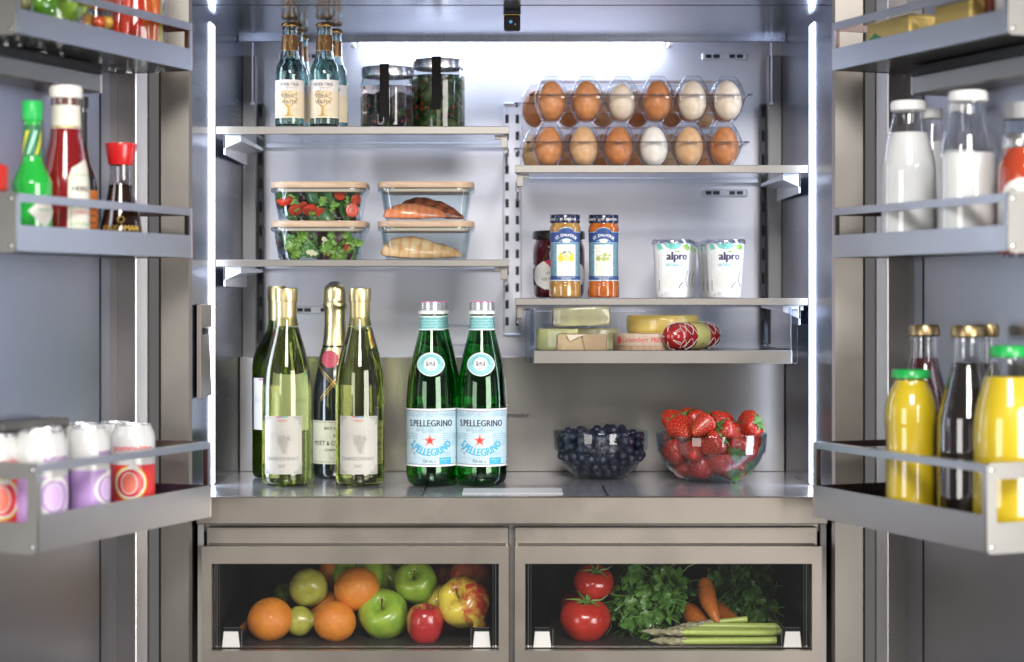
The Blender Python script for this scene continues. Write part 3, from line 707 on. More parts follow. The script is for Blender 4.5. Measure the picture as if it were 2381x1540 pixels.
# ---------------------------------------------------------------- green water bottles
PG_ = dglass('bottle_green', (.10, .50, .16)); PL_ = dglass('green_water', (.80, .93, .80), 1.334)
LB = pm('label_blue', (.56, .68, .73), .45, dark=(.44, .60, .68), vscale=140); AQ = pm('label_aqua', (.28, .60, .60), .45); CYAN = pm('ink_cyan', (.03, .42, .66), .45)
NAVY = pm('ink_navy', (.03, .035, .07), .5); MAG = pm('ring_pink', (.75, .08, .38), .4); PALEB = pm('ink_bluegrey', (.24, .42, .52), .5)
PP = cr([(0, .008), (.022, .003), (.0290, .0015), (.0345, .006), (.0372, .015), (.0377, .028), (.0377, .08), (.0377, .122), (.0372, .135), (.0355, .155), (.0322, .176), (.0275, .197), (.0225, .217), (.0190, .233), (.0175, .245), (.0170, .2555)], 4)
_pel = {}
def water_bottle(px, y, label, rot):
    t = thing('water_bottle', label, 'water bottle', (PX(px, y), y, ZF+.0003), rot, 'green glass water bottles')
    if _pel:
        for nme, me in _pel['parts']:
            o = put(nme, me, t)
            for n2, m2 in _pel['sub'].get(nme, ()): put(n2, m2, o)
        return t
    rf = vessel(t, PP, .0026, .215, PG_, PL_)
    lo('collar', [(.0176, .2555), (.0198, .2560), (.0200, .2580), (.0198, .2602), (.0176, .2606)], pm('collar_white', (.80, .80, .78), .4), t, 40)
    thr = [(.0178, .2606)]
    for k in range(4): thr += [(.0180, .2612+k*.0031), (.0188, .2620+k*.0031), (.0188, .2632+k*.0031), (.0180, .2640+k*.0031)]
    lo('screw_cap', thr+[(.0180, .2738), (.0168, .2741), (0, .2741)], pm('cap_silver', (.66, .69, .71), .25, .85), t, 44, angle=25)
    lo('cap_ring', [(.0180, .2738), (.0182, .2741), (.0178, .2746), (.0172, .2748), (.0165, .2744)], MAG, t, 40)
    rfn = rof([(.0178, .25), (.0187, .2325), (.0176, .255)])
    p = Print(cyl(lambda z: max(rf(z), .0168))); p.rect(-.0265, .0265, .2320, .2530, AQ, 0); nl = p.build('neck_label', t)
    p = Print(cyl(lambda z: max(rf(z), .0168), off=.0006)); p.rect(-.0265, .0265, .2320, .2334, WHITEINK, 1); p.rect(-.0265, .0265, .2514, .2530, WHITEINK, 1)
    for k in range(4): p.text('S.PELLEGRINO  S.PELLEGRINO  S.PELLEGRINO', -.003+.004*(k % 2), .2350+k*.0042, .0031, pm('ink_teal', (.02, .14, .16), .5), 1)
    p.build('lettering', nl)
    # oval shoulder badge
    p = Print(cyl(rf), step=.004); p.ell(0, .1815, .0222, .0175, WHITEINK, 0, sq=1.12); bd = p.build('oval_badge', t)
    p = Print(cyl(rf, off=.0006), step=.004); p.ell(0, .1815, .0207, .0162, AQ, 1, sq=1.12); p.ell(0, .1815, .0098, .0098, PAPER, 2, 20); p.ring(0, .1815, .0145, .0145, .0004, PALEB, 2)
    p.text('SAN PELLEGRINO TERME', 0, .1930, .0032, pm('ink_teal', (.02, .14, .16), .5), 2, arc=.0115); p.text('1899', 0, .1690, .0026, PALEB, 2)
    p.rect(-.0062, .0062, .1785, .1830, GREYINK, 3); p.rect(-.0064, -.0042, .1785, .1865, GREYINK, 3.2); p.rect(.0042, .0064, .1785, .1865, GREYINK, 3.2); p.rect(-.0020, .0020, .1830, .1850, GREYINK, 3)
    for k in range(5): p.rect(-.0035+k*.0016, -.0028+k*.0016, .1787, .1822, PAPER, 4)
    star(p, -.0170, .1815, .0014, RED, 3); star(p, .0170, .1815, .0014, RED, 3)
    p.build('lettering', bd)
    # main label
    p = Print(cyl(rf)); U = .0520; p.rect(-U, U, .0305, .1160, LB, 0); ml = p.build('paper_label', t)
    p = Print(cyl(rf, off=.0006)); rr = random.Random(5)
    p.rect(-U, U, .0305, .0330, WHITEINK, 1); p.rect(-U, U, .1138, .1160, WHITEINK, 1); p.rect(-U, U, .0336, .0341, NAVY, 1); p.rect(-U, U, .1124, .1129, NAVY, 1)
    p.rect(-.02, .012, .1109, .1114, pm('ink_rose', (.6, .2, .25), .5), 1)
    p.fine(-.046, .046, .1040, .1100, 3, PALEB, 1, .0007, rr); p.text('S.PELLEGRINO', 0, .0900, .0136, NAVY, 2, xs=.82, bold=.045)
    p.text('FINELY SPARKLING NATURAL MINERAL WATER', 0, .0873, .0021, PALEB, 2); p.text('SAN PELLEGRINO TERME', -.0005, .0825, .0046, PALEB, 2, xs=.86); p.text('BERGAMO ITALIA DAL 1899', 0, .0800, .0020, PALEB, 2)
    star(p, -.0010, .0690, .0112, PAPER, 2); star(p, -.0010, .0690, .0100, RED, 3); star(p, -.0010, .0690, .0082, PAPER, 4); star(p, -.0010, .0690, .0070, RED, 5)
    p.text('S.PELLEGRINO', .0, .0462, .0160, CYAN, 3, xs=.78, arc=-.042, bold=.06)
    p.fine(-.048, -.0200, .0700, .0800, 4, PALEB, 1, .0008, rr); p.fine(.0180, .048, .0600, .0800, 7, PALEB, 1, .0007, rr)
    p.ring(-.0255, .0500, .0020, .0020, .0006, NAVY, 1, 12, .6, 5.6); p.ring(-.0300, .0540, .0022, .0028, .0006, NAVY, 1, 12, 0, 4.5)
    p.rect(-U, U, .0430, .0434, PALEB, 1); p.text('750 mL e', -.0020, .0365, .0062, NAVY, 2, xs=.85); p.rect(.0130, .0330, .0345, .0440, CYAN, 1.5); p.text('BOTTLED IN', .023, .0402, .0023, PAPER, 3); p.text('ITALY', .023, .0370, .0023, PAPER, 3)
    p.fine(.0130, .033, .0455, .0520, 3, PALEB, 1, .0007, rr)
    p.build('lettering', ml)
    _pel['parts'] = [(c.name.split('.')[0], c.data) for c in t.children]
    _pel['sub'] = {c.name.split('.')[0]: [(g.name.split('.')[0], g.data) for g in c.children] for c in t.children}
    return t
water_bottle(1003.5, .170, 'green glass water bottle with blue label, the front one next to the white wine', .0)
water_bottle(1120, .170, 'green glass water bottle with blue label, the front one nearest the blueberries', -.03)
water_bottle(1015, .262, 'green water bottle standing behind the front one next to the wine', .1)
water_bottle(1122, .262, 'green water bottle hidden behind the front one nearest the blueberries', .1)

# ---------------------------------------------------------------- small tonic bottles
TG = dglass('tonic_glass', (.70, .82, .82)); TW = dglass('tonic', (.66, .77, .72), 1.334)
CORK = steel('crown_gold', (.24, .14, .05), .34, (1, 1, 1), 700, .5, .2); BRON = pm('label_bronze', (.15, .07, .02), .35, .4)
LT = pm('label_tonic', (.60, .56, .53), .45); LTY = pm('label_tonic_tan', (.62, .52, .37), .45); TREE = pm('ink_tree', (.42, .27, .08), .35, .4); DINK = pm('ink_darkgrey', (.10, .10, .09), .5)
PTn = cr([(0, .004), (.015, .0008), (.0195, .0010), (.0217, .004), (.0222, .010), (.0222, .04), (.0222, .075), (.0220, .083), (.0202, .0925), (.0158, .102), (.0137, .112), (.0128, .125), (.0115, .147), (.0112, .1500), (.0120, .1506), (.0122, .1525), (.0112, .1545)], 4)
_ton = []
def tonic(px, y, label, rot):
    t = thing('tonic_bottle', label, 'tonic bottle', (PX(px, y), y, Z_LT+.0003), rot, 'small tonic bottles in two rows')
    if _ton:
        for nme, me, sub in _ton:
            o = put(nme, me, t)
            for n2, m2 in sub: put(n2, m2, o)
        return t
    rf = vessel(t, PTn, .0020, .103, TG, TW, 44)
    lo('crown_cap', [(.0105, .1528), (.0130, .1530), (.0134, .1545), (.0124, .1578), (.0112, .1592), (.007, .1600), (0, .1602)], CORK, t, 42, fx=lambda a, z: 1+.035*cos(21*a)*(1 if z < .157 else .2))
    p = Print(cyl(rf)); p.rect(-.0165, .0165, .1165, .1400, BRON, 0); nl = p.build('neck_label', t)
    p = Print(cyl(rf, off=.0006)); rr = random.Random(2)
    p.rect(-.0165, .0165, .1160, .1166, GOLD, 1)
    for k in range(34):
        a = rr.uniform(0, 6.28); q = .0060*sqrt(rr.random()); p.ell(q*cos(a), .1315+q*sin(a)*.85, .0007, .00035, TREE, 1, 6, rot=a)
    p.poly([(-.0007, .1190), (.0007, .1190), (.0004, .1290), (-.0004, .1290)], TREE, 1); p.build('lettering', nl)
    p = Print(cyl(rf)); p.rect(-.0290, .0290, .0135, .0710, LT, 0); ml = p.build('paper_label', t)
    p = Print(cyl(rf, off=.0006)); p.rect(-.0290, .0290, .0140, .0540, LTY, 1); p.rect(-.0290, .0290, .0136, .0150, pm('label_tan_edge', (.75, .62, .42), .4), 2)
    p.text('FEVER-TREE', 0, .0615, .0068, DINK, 2, xs=.86); p.text('PREMIUM INDIAN', .003, .0580, .0022, TREE, 2)
    for k in range(150):
        a = rr.uniform(0, 6.28); q = sqrt(rr.random()); p.ell(.0145*q*cos(a), .0455+.0110*q*sin(a), .0011, .00045, TREE, 2, 6, rot=rr.uniform(0, 3))
    p.text('TONIC', -.0005, .0435, .0080, DINK, 3, xs=.95); p.text('WATER', -.0002, .0345, .0074, DINK, 3, xs=.95)
    p.poly([(-.0110, .0160), (.0110, .0160), (.0030, .0175), (.0016, .0230), (.0018, .0290), (.0060, .0330), (.0075, .0365), (.0010, .0320), (-.0015, .0320), (-.0070, .0360), (-.0058, .0325), (-.0020, .0290), (-.0020, .0230), (-.0035, .0175)], TREE, 2)
    p.text('NATURAL QUININE', .0055, .0250, .0018, TREE, 3); p.text('200 ml', .006, .0225, .0018, TREE, 3)
    p.build('lettering', ml)
    for c in t.children: _ton.append((c.name.split('.')[0], c.data, [(g.name.split('.')[0], g.data) for g in c.children]))
    return t
tonic(674, .210, 'small tonic bottle at the front of the row nearest the left wall', .06)
tonic(754.5, .210, 'small tonic bottle at the front of the row nearer the pickle jars', .0)
tonic(686.6, .280, 'small tonic bottle standing second in the row by the left wall', .2)
tonic(777, .280, 'small tonic bottle standing second in the row nearer the pickle jars', -.15)
tonic(699, .345, 'small tonic bottle at the back of the row by the left wall', .1)

# ---------------------------------------------------------------- pickle jars
JG = dglass('jar_glass', (.94, .97, .99))
SIL = pm('lid_silver', (.72, .71, .70), .26, .95)
def jar(px, y, r, h, label, fluted):
    t = thing('pickle_jar', label, 'jar', (PX(px, y), y, Z_LT+.0003))
    k = h-.0145
    P = cr([(0, .003), (r*.7, .0008), (r*.9, .0012), (r*.985, .005), (r, .012), (r, h*.5), (r, k-.022), (r*.99, k-.012), (r*.93, k-.004), (r*.90, k+.001), (r*.91, k+.006), (r*.90, k+.011)], 3)
    fx = (lambda a, z: 1+(.010*cos(16*a) if .008 < z < k-.014 else 0)) if fluted else None
    lo('glass_body', shell(P, .0022, .0035), JG, t, 96 if fluted else 56, fx=fx)
    lo('metal_lid', [(r*.93, k+.0005), (r*.955, k-.0004), (r*.96, k+.001), (r*.955, h-.0022), (r*.935, h-.0004), (r*.90, h), (r*.86, h-.0006), (0, h-.0006)], SIL, t, 64)
    s = MB(); rl = r*.962
    x = .0072
    s.box(-x, x, -rl-.0022, -rl-.0008, h*.19 if fluted else h*.30, h+.0008, bev=.0003).box(-x, x, -rl-.0022, rl*.5, h+.0003, h+.0012, bev=.0003)
    s.build('paper_strip', pm('strip_black', (.010, .0095, .009), .75, spec=.12), t, rot=(0, 0, PX(px, y)*.3))
    return t
J1 = jar(901.5, .272, .0425, .0985, 'shorter fluted jar of dark pickles with a black paper strip over its lid', True)
J2 = jar(1019, .318, .0420, .1160, 'taller jar of green gherkins with a black paper strip over its lid', False)
BRINE1 = dglass('brine_dark', (.50, .42, .40), 1.335); BRINE2 = dglass('brine_green', (.82, .88, .72), 1.335)
lo('brine', [(0, .0032), (.0385, .0032), (.0403, .006), (.0403, .0680), (0, .0680)], BRINE1, J1, 56)
lo('brine', [(0, .0032), (.0360, .0032), (.0400, .008), (.0400, .0900), (0, .0900)], BRINE2, J2, 56)
CRAN = pm('berry_red', (.62, .05, .02), .3, coat=.3); bm_ = mesh('berry', *lathe([(0, -.0022), (.0018, -.0020), (.0028, 0), (.0018, .0019), (0, .0021)], 10), CRAN)
rr = random.Random(11)
def inbase(J, n, rad, h0, h1, label, grp):
    for k in range(n):
        a = rr.uniform(-2.7, -.45); q = rad
        o = put('red_berry', bm_, None, (J.location.x+q*cos(a), J.location.y+q*sin(a), J.location.z+rr.uniform(h0, h1)), scale=rr.uniform(.8, 1.1))
        tag(o, label, 'berry', grp)
inbase(J1, 16, .0382, .008, .066, 'tiny red berry floating in the shorter dark jar', 'red berries in the dark jar')
inbase(J2, 16, .0378, .020, .085, 'tiny red berry floating among the green gherkins', 'red berries in the gherkin jar')
GH = pm('gherkin_skin', (.10, .17, .035), .35, dark=(.045, .09, .02), vscale=70, bmp=(260, .5, .0012)); GHL = pm('gherkin_pale', (.24, .30, .09), .35, dark=(.13, .20, .05), vscale=60, bmp=(260, .5, .0012))
ghv = lathe(cr([(0, -.0225), (.0060, -.0205), (.0105, -.012), (.0118, 0), (.0108, .012), (.0062, .0205), (0, .0228)], 3), 20)
ghm = [mesh('gherkin', *ghv, GH), mesh('gherkin', *ghv, GHL)]
k = 0
for lay, zz in enumerate((.014, .037, .060, .078)):
    for i in range(6):
        a = i*1.047+lay*.5-.9
        o = put('gherkin', ghm[1 if (i+lay) % 3 == 0 else 0], None, (J2.location.x+.0245*cos(a), J2.location.y+.0245*sin(a), J2.location.z+zz), (rr.uniform(-.5, .5), rr.uniform(.6, 2.2), a+pi/2), rr.uniform(.78, .98))
        tag(o, 'dark green gherkin packed inside the taller jar', 'gherkin', 'gherkins in the tall jar')
for i in range(3):
    o = put('gherkin', ghm[0], None, (J2.location.x+.003*i, J2.location.y, J2.location.z+.02+.026*i), (0, 1.2, i), .9); tag(o, 'dark green gherkin packed inside the taller jar', 'gherkin', 'gherkins in the tall jar')
DKP = mesh('pickled_plum', *lathe(cr([(0, -.014), (.010, -.010), (.0145, 0), (.010, .010), (0, .014)], 3), 20), pm('plum_dark', (.060, .035, .028), .3, dark=(.02, .012, .012), vscale=60, coat=.3))
for lay, zz in enumerate((.018, .045)):
    for i in range(5):
        a = i*1.257+lay*.6
        o = put('pickled_plum', DKP, None, (J1.location.x+.0225*cos(a), J1.location.y+.0225*sin(a), J1.location.z+zz), (i, lay, i*2), 1.0); tag(o, 'dark pickled plum inside the shorter fluted jar', 'plum', 'plums in the dark jar')
def herb_mesh(name, n=3, size=.011, seed=1):
    """flat parsley leaf: toothed lobes on a stalk"""
    q = random.Random(seed); m = MB()
    for k in range(n):
        a0 = (k-(n-1)/2)*.95+q.uniform(-.15, .15); L = size*(1.0 if k == n//2 else .78); pts = [(0, 0)]
        for j in range(9):
            tt = j/8*pi; w_ = .50*sin(tt)**.8*(1 if j % 2 else .66); l_ = (1-cos(tt))/2*1.0
            pts.append((L*l_, -L*w_ if True else 0))
        up = [(x, -y*.92) for x, y in pts[::-1][:-1]]
        out = pts+up; c = (L*.5, 0); V = [c]+out
        V3 = [(x*cos(a0)-y*sin(a0), x*sin(a0)+y*cos(a0), .22*size*sin(4*x/size+k)-.9*y*y/size+.1*size*q.random()) for x, y in V]
        m.add(V3, [(0, i, i+1) for i in range(1, len(V)-1)])
    m.tube([(0, 0, 0), (-size*.8, 0, -size*.15), (-size*1.5, size*.2, -size*.5)], size*.035, 4)
    return m
HB = pm('herb_green', (.10, .27, .07), .45, dark=(.06, .17, .04), vscale=50)
hm = herb_mesh('h'); hme = mesh('herb_leaf', hm.v, hm.f, HB, True, hm.m, 60)
for J, spots, lab in ((J1, ((.020, .030), (-.004, .007)), 'pale herb leaf pressed to the glass of the dark jar'), (J2, ((.016, .048), (-.010, .026)), 'pale herb leaf pressed to the glass of the gherkin jar')):
    for u, z in spots:
        a = -pi/2+u/.037; o = put('herb_leaf', hme, None, (J.location.x+.0372*cos(a), J.location.y+.0372*sin(a), J.location.z+z), (pi/2, rr.uniform(-1, 1), a+pi/2), 1.1); tag(o, lab, 'herb', 'herb leaves in the jars')

# ---------------------------------------------------------------- glass food containers with wooden lids
CGL = thin('container_glass', (.95, .98, .99), (.42, .58, .66), 0, .05, 3.0)
WOOD = None
def woodm(name, col, dark, ax=(1, 14, 14), sc=26):
    m, n, l, b = nt(name); tc = n.new('ShaderNodeTexCoord'); mp = n.new('ShaderNodeMapping'); mp.inputs['Scale'].default_value = ax
    t = n.new('ShaderNodeTexNoise'); t.inputs['Scale'].default_value = sc; t.inputs['Detail'].default_value = 5
    l.new(tc.outputs['Object'], mp.inputs[0]); l.new(mp.outputs[0], t.inputs['Vector'])
    r = n.new('ShaderNodeValToRGB'); r.color_ramp.elements[0].position = .35; r.color_ramp.elements[1].position = .65
    r.color_ramp.elements[0].color = (*dark, 1); r.color_ramp.elements[1].color = (*col, 1); l.new(t.outputs[0], r.inputs[0]); l.new(r.outputs[0], b.inputs['Base Color'])
    b.inputs['Roughness'].default_value = .45; bp = n.new('ShaderNodeBump'); bp.inputs['Strength'].default_value = .15; bp.inputs['Distance'].default_value = .0005
    l.new(t.outputs[0], bp.inputs['Height']); l.new(bp.outputs[0], b.inputs['Normal']); return m
WOOD = woodm('bamboo', (.53, .385, .27), (.40, .27, .17), (1, 14, 14), 34)
def rrect(hx, hy, r, n=6):
    P = []
    for cx, cy, a0 in ((hx-r, hy-r, 0), (-hx+r, hy-r, 90), (-hx+r, -hy+r, 180), (hx-r, -hy+r, 270)):
        for k in range(n+1): a = radians(a0+90*k/n); P.append((cx+r*cos(a), cy+r*sin(a)))
    return P
def loft(levels, cap0=True, cap1=True):
    v = []; f = []; n = len(levels[0][0])
    for P, z in levels: v += [(x, y, z) for x, y in P]
    for i in range(len(levels)-1):
        for k in range(n): f.append((i*n+k, i*n+(k+1) % n, (i+1)*n+(k+1) % n, (i+1)*n+k))
    if cap0: f.append(tuple(range(n))[::-1])
    if cap1: f.append(tuple(range((len(levels)-1)*n, len(levels)*n)))
    return v, f
def container(px, y0, z, label):
    hx, hy = .0735, .060; yc = y0+hy
    t = thing('food_container', label, 'food container', (PX(px, y0), yc, z), group='glass containers with wooden lids')
    v, f = loft([(rrect(hx*.80, hy*.78, .020), .0006), (rrect(hx*.85, hy*.83, .026), .0040), (rrect(hx*.875, hy*.86, .028), .014), (rrect(hx*.935, hy*.93, .028), .0425),
                 (rrect(hx*.99, hy*.99, .030), .0450), (rrect(hx, hy, .030), .0462), (rrect(hx, hy, .030), .0496), (rrect(hx*.98, hy*.98, .028), .0499),
                 (rrect(hx*.925, hy*.915, .026), .0490), (rrect(hx*.905, hy*.89, .025), .0420), (rrect(hx*.845, hy*.83, .025), .014), (rrect(hx*.80, hy*.78, .022), .0050)])
    put('glass_dish', mesh('glass_dish', v, f, CGL, True, None, 50), t)
    v, f = loft([(rrect(hx*.90, hy*.88, .024), .0440), (rrect(hx*.90, hy*.88, .024), .0502), (rrect(hx*.995, hy*.995, .030), .0503), (rrect(hx, hy, .030), .0511), (rrect(hx, hy, .030), .0588), (rrect(hx*.99, hy*.99, .0295), .0594)])
    put('wooden_lid', mesh('wooden_lid', v, f, WOOD, True, None, 35), t)
    v, f = loft([(rrect(hx*.905, hy*.885, .024), .0455), (rrect(hx*.91, hy*.89, .024), .0467), (rrect(hx*.905, hy*.885, .024), .0480)], False, False)
    put('rubber_seal', mesh('rubber_seal', v, f, pm('seal_clear', (.55, .50, .42), .4), True), t)
    return t
CA = container(737, .205, Z_LM+.0598, 'glass container of tomato salad, on top of the stack nearer the left wall')
CB = container(737, .205, Z_LM+.0002, 'glass container of mixed leaf salad, at the bottom of the stack nearer the left wall')
CC = container(988, .200, Z_LM+.0598, 'glass container holding salmon, on top of the second stack')
CD = container(988, .200, Z_LM+.0002, 'glass container holding grilled chicken, at the bottom of the second stack')
def leaf_mesh(name, mat, L, W_, seed, ruff=.0, cup=.25, n=9, k=7, tooth=0.):
    q = random.Random(seed); v = []; f = []
    ph = q.uniform(0, 6)
    for i in range(n+1):
        t_ = i/n
        for j in range(k+1):
            s_ = (j/k-.5)*2; w_ = W_*.5*sin(pi*min(1, t_*.96+.03))**.62*(1+tooth*(1 if i % 2 else -1)*abs(s_))
            x = (t_-.5)*L; y = s_*w_; e = abs(s_)**2
            z = cup*W_*e*.5-.10*L*(2*t_-1)**2+ruff*e*sin(t_*22+ph+s_*2)+.0009*sin(9*t_*(1 if s_ > 0 else 1.2)+ph)*abs(s_)
            if abs(s_) < .01: z -= .0008
            v.append((x, y+ruff*.5*e*sin(t_*17+ph), z))
    for i in range(n):
        for j in range(k): a = i*(k+1)+j; f.append((a, a+1, a+k+2, a+k+1))
    return mesh(name, v, f, mat, True, None, None)
def leafmat(name, col, dark, sc=90, rough=.32):
    m = pm(name, col, rough, dark=dark, vscale=sc, bmp=(160, .5, .0012), spec=.6, coat=.15); return m
SPIN = leafmat('leaf_spinach', (.055, .16, .035), (.025, .085, .018)); LETT = leafmat('leaf_lettuce', (.24, .38, .05), (.12, .26, .03)); RADI = leafmat('leaf_purple', (.11, .045, .05), (.04, .02, .022)); MIDG = leafmat('leaf_mid', (.13, .27, .05), (.06, .17, .03))
LM = [leaf_mesh('salad_leaf', SPIN, .036, .026, 1, .0012, .3), leaf_mesh('salad_leaf', SPIN, .040, .024, 2, .0015, -.2), leaf_mesh('salad_leaf', LETT, .026, .022, 3, .0035, .3, 14, 9, .16), leaf_mesh('salad_leaf', RADI, .038, .032, 4, .002, -.3),
      leaf_mesh('salad_leaf', MIDG, .034, .026, 5, .0028, .2, 12, 8, .08), leaf_mesh('salad_leaf', LETT, .034, .014, 6, .003, .4, 14, 7, .12)]
TOMS = pm('tomato_skin', (.55, .03, .018), .16, coat=.5, dark=(.42, .02, .012), vscale=50); TOMF = pm('tomato_flesh', (.56, .07, .03), .3, dark=(.46, .04, .02), vscale=220, coat=.3)
def tomato_piece():
    m = MB(); v, f = lathe([(0, -.0115), (.006, -.0100), (.0102, -.005), (.0112, 0)], 20); m.add(v, f, 0)
    v, f = lathe([(.0112, 0), (.0104, .0004), (.0070, .0001), (.0050, .0002), (.002, .0003), (0, .0003)], 20); m.add(v, f, 1)
    return mesh('tomato_piece', m.v, m.f, [TOMS, TOMF], True, m.m, 40)
TP = tomato_piece()
def fill_salad(C, plan, seed, box, what):
    q = random.Random(seed)
    for (n, mi, y0, y1, sc) in plan:
        for k in range(n):
            u = q.uniform(-1, 1)*.060; zz = q.uniform(.007, .040); z_ = zz
            y = C.location.y+q.uniform(y0, y1)
            o = put('salad_leaf', LM[mi], None, (C.location.x+u*(.93 if zz > .02 else .88), y, C.location.z+z_), (pi/2+q.uniform(-.55, .55), q.uniform(-2.6, 2.6), q.uniform(-.5, .5)), q.uniform(.72, 1.0)*sc)
            nm = {0: 'dark green spinach leaf', 1: 'dark green spinach leaf', 2: 'frilly light green lettuce leaf', 3: 'dark purple salad leaf', 4: 'mid green crinkled leaf', 5: 'narrow light green lettuce strip'}[mi]
            tag(o, f'{nm} in the {what}', 'salad leaf', f'{nm}s in the {what}')
fill_salad(CB, [(16, 4, -.015, .03, 1), (6, 3, -.01, .03, 1)], 40, CB, 'bottom glass container')
fill_salad(CB, [(7, 4, -.042, -.030, 1), (6, 2, -.047, -.040, 1), (6, 5, -.046, -.038, .9), (5, 3, -.040, -.030, 1), (5, 0, -.042, -.032, .9), (4, 2, -.043, -.036, 1.1)], 41, CB, 'bottom glass container')
fill_salad(CA, [(18, 1, -.015, .03, 1), (5, 3, -.01, .03, 1)], 42, CA, 'top glass container')
fill_salad(CA, [(9, 0, -.044, -.030, 1.1), (9, 1, -.046, -.034, 1.05), (3, 2, -.047, -.040, .8), (4, 3, -.038, -.030, .8), (4, 5, -.046, -.040, .7)], 43, CA, 'top glass container')
for i, (px, py, rx, rz, sc, lab) in enumerate((
    (661, 461, .55, -.2, 1.25, 'halved tomato with its cut face up, left end of the top salad'), (687, 490, 2.4, .4, 1.0, 'red tomato wedge low near the left end of the top salad'),
    (722, 492, 2.5, -.3, 1.15, 'red tomato wedge resting on the glass bottom mid left of the top salad'), (744, 494, 2.2, .9, .75, 'small tomato wedge at the bottom middle of the top salad'),
    (819, 489, 1.7, .5, 1.0, 'tomato half standing near the right end of the top salad'), (828, 465, 1.9, .8, .8, 'tomato piece above the tomato half at the right end'), (790, 455, .9, .2, .8, 'shaded tomato piece under the lid of the top salad'), (706, 478, 2.0, .1, .6, 'small tomato piece among leaves of the top salad'))):
    y = .2195+(.004 if i in (5, 6, 7) else 0)
    tag(put('tomato_piece', TP, None, (PX(px, y), y, PZ(py, y)), (rx, rz*.6, rz), sc*.95), lab, 'tomato piece')
for px, py, lab in ((809, 575, 'red tomato piece near the right end of the bottom salad'), (767, 590, 'tiny red tomato piece at the bottom of the lower salad')):
    y = .225; tag(put('tomato_piece', TP, None, (PX(px, y), y, PZ(py, y)), (2, .5, 1), .6), lab, 'tomato piece')
CHS = pm('cheese_shaving', (.66, .56, .34), .5); chm = leaf_mesh('cheese_shaving', CHS, .020, .010, 9, .001, .2, 6, 4, .25)
for px, py, a, lab in ((725, 588, .2, 'pale cheese shaving near the bottom of the lower salad'), (757, 563, 1.1, 'pale cheese shaving in the middle of the lower salad')):
    y = .2185; tag(put('cheese_shaving', chm, None, (PX(px, y), y, PZ(py, y)), (pi/2, a, 0), .9), lab, 'cheese shaving')
# fish and chicken: tapered fillets lying on the dish floor
def fillet(name, mat, L, W_, H_, seed, bend=0.0, ridge=0.0):
    q = random.Random(seed); v = []; f = []; n, k = 26, 16
    for i in range(n+1):
        t_ = i/n; w_ = (sin(pi*t_**.78))**.60 if 0 < t_ < 1 else 0
        for j in range(k):
            a = 2*pi*j/k; c, s_ = cos(a), sin(a); hh = H_*(.95 if s_ > 0 else .16)
            x = (t_-.5)*L; y = W_/2*w_*c; z = hh*s_*w_**.9*(1+ridge*sin(t_*30+2*c))
            d = mnoise.noise(Vector((x*90+seed, y*90, z*60)))*.0016*w_
            v.append((x, y+bend*sin(pi*t_)*L, z+d))
    for i in range(n):
        for j in range(k): f.append((i*k+j, i*k+(j+1) % k, (i+1)*k+(j+1) % k, (i+1)*k+j))
    return mesh(name, v, [q_[::-1] for q_ in f], mat, True, None, None)
def meat(name, col, dark, wave, wsc=60, rough=.3, axis=(1, .2, .2), pos=(.45, .75), coat=.4):
    m, n, l, b = nt(name); tc = n.new('ShaderNodeTexCoord'); mp = n.new('ShaderNodeMapping'); mp.inputs['Scale'].default_value = axis; l.new(tc.outputs['Object'], mp.inputs[0])
    w_ = n.new('ShaderNodeTexWave'); w_.inputs['Scale'].default_value = wsc; w_.inputs['Distortion'].default_value = 5; w_.inputs['Detail'].default_value = 3; l.new(mp.outputs[0], w_.inputs[0])
    r = n.new('ShaderNodeValToRGB'); r.color_ramp.elements[0].position = pos[0]; r.color_ramp.elements[1].position = pos[1]; r.color_ramp.elements[0].color = (*col, 1); r.color_ramp.elements[1].color = (*dark, 1); l.new(w_.outputs[0], r.inputs[0])
    t = n.new('ShaderNodeTexNoise'); t.inputs['Scale'].default_value = 70; t.inputs['Detail'].default_value = 5; l.new(tc.outputs['Object'], t.inputs[0])
    r2 = n.new('ShaderNodeValToRGB'); r2.color_ramp.elements[0].position = .45; r2.color_ramp.elements[1].position = .65; r2.color_ramp.elements[0].color = (1, 1, 1, 1); r2.color_ramp.elements[1].color = (*wave, 1); l.new(t.outputs[0], r2.inputs[0])
    mx = n.new('ShaderNodeMix'); mx.data_type = 'RGBA'; mx.blend_type = 'MULTIPLY'; mx.inputs[0].default_value = .9; l.new(r.outputs[0], mx.inputs[6]); l.new(r2.outputs[0], mx.inputs[7]); l.new(mx.outputs[2], b.inputs['Base Color'])
    b.inputs['Roughness'].default_value = rough; b.inputs['Coat Weight'].default_value = coat; b.inputs['Coat Roughness'].default_value = .15
    bp = n.new('ShaderNodeBump'); bp.inputs['Strength'].default_value = .4; bp.inputs['Distance'].default_value = .001; l.new(t.outputs[0], bp.inputs['Height']); l.new(bp.outputs[0], b.inputs['Normal']); return m
SAL = meat('salmon', (.60, .22, .10), (.53, .175, .07), (.9, .72, .6), 30); SALD = meat('salmon_glazed', (.30, .075, .025), (.16, .035, .015), (.6, .5, .45), 16)
CHI = meat('grilled_chicken', (.62, .44, .24), (.54, .32, .15), (.88, .62, .34), 19, .45, (1, .35, .3), (.74, .97), .2)
def lie(me, name, px, py, y, z, rot, lab, cat, sc=1): tag(put(name, me, None, (PX(px, y), y, z+.0065), rot, sc), lab, cat)
zc = CC.location.z; zd = CD.location.z
lie(fillet('salmon_fillet', SAL, .100, .034, .0215, 1), 'salmon_fillet', 966, 0, .225, zc+.0000, (.1, .0, .10), 'pale orange salmon fillet lying in front in the upper container', 'salmon')
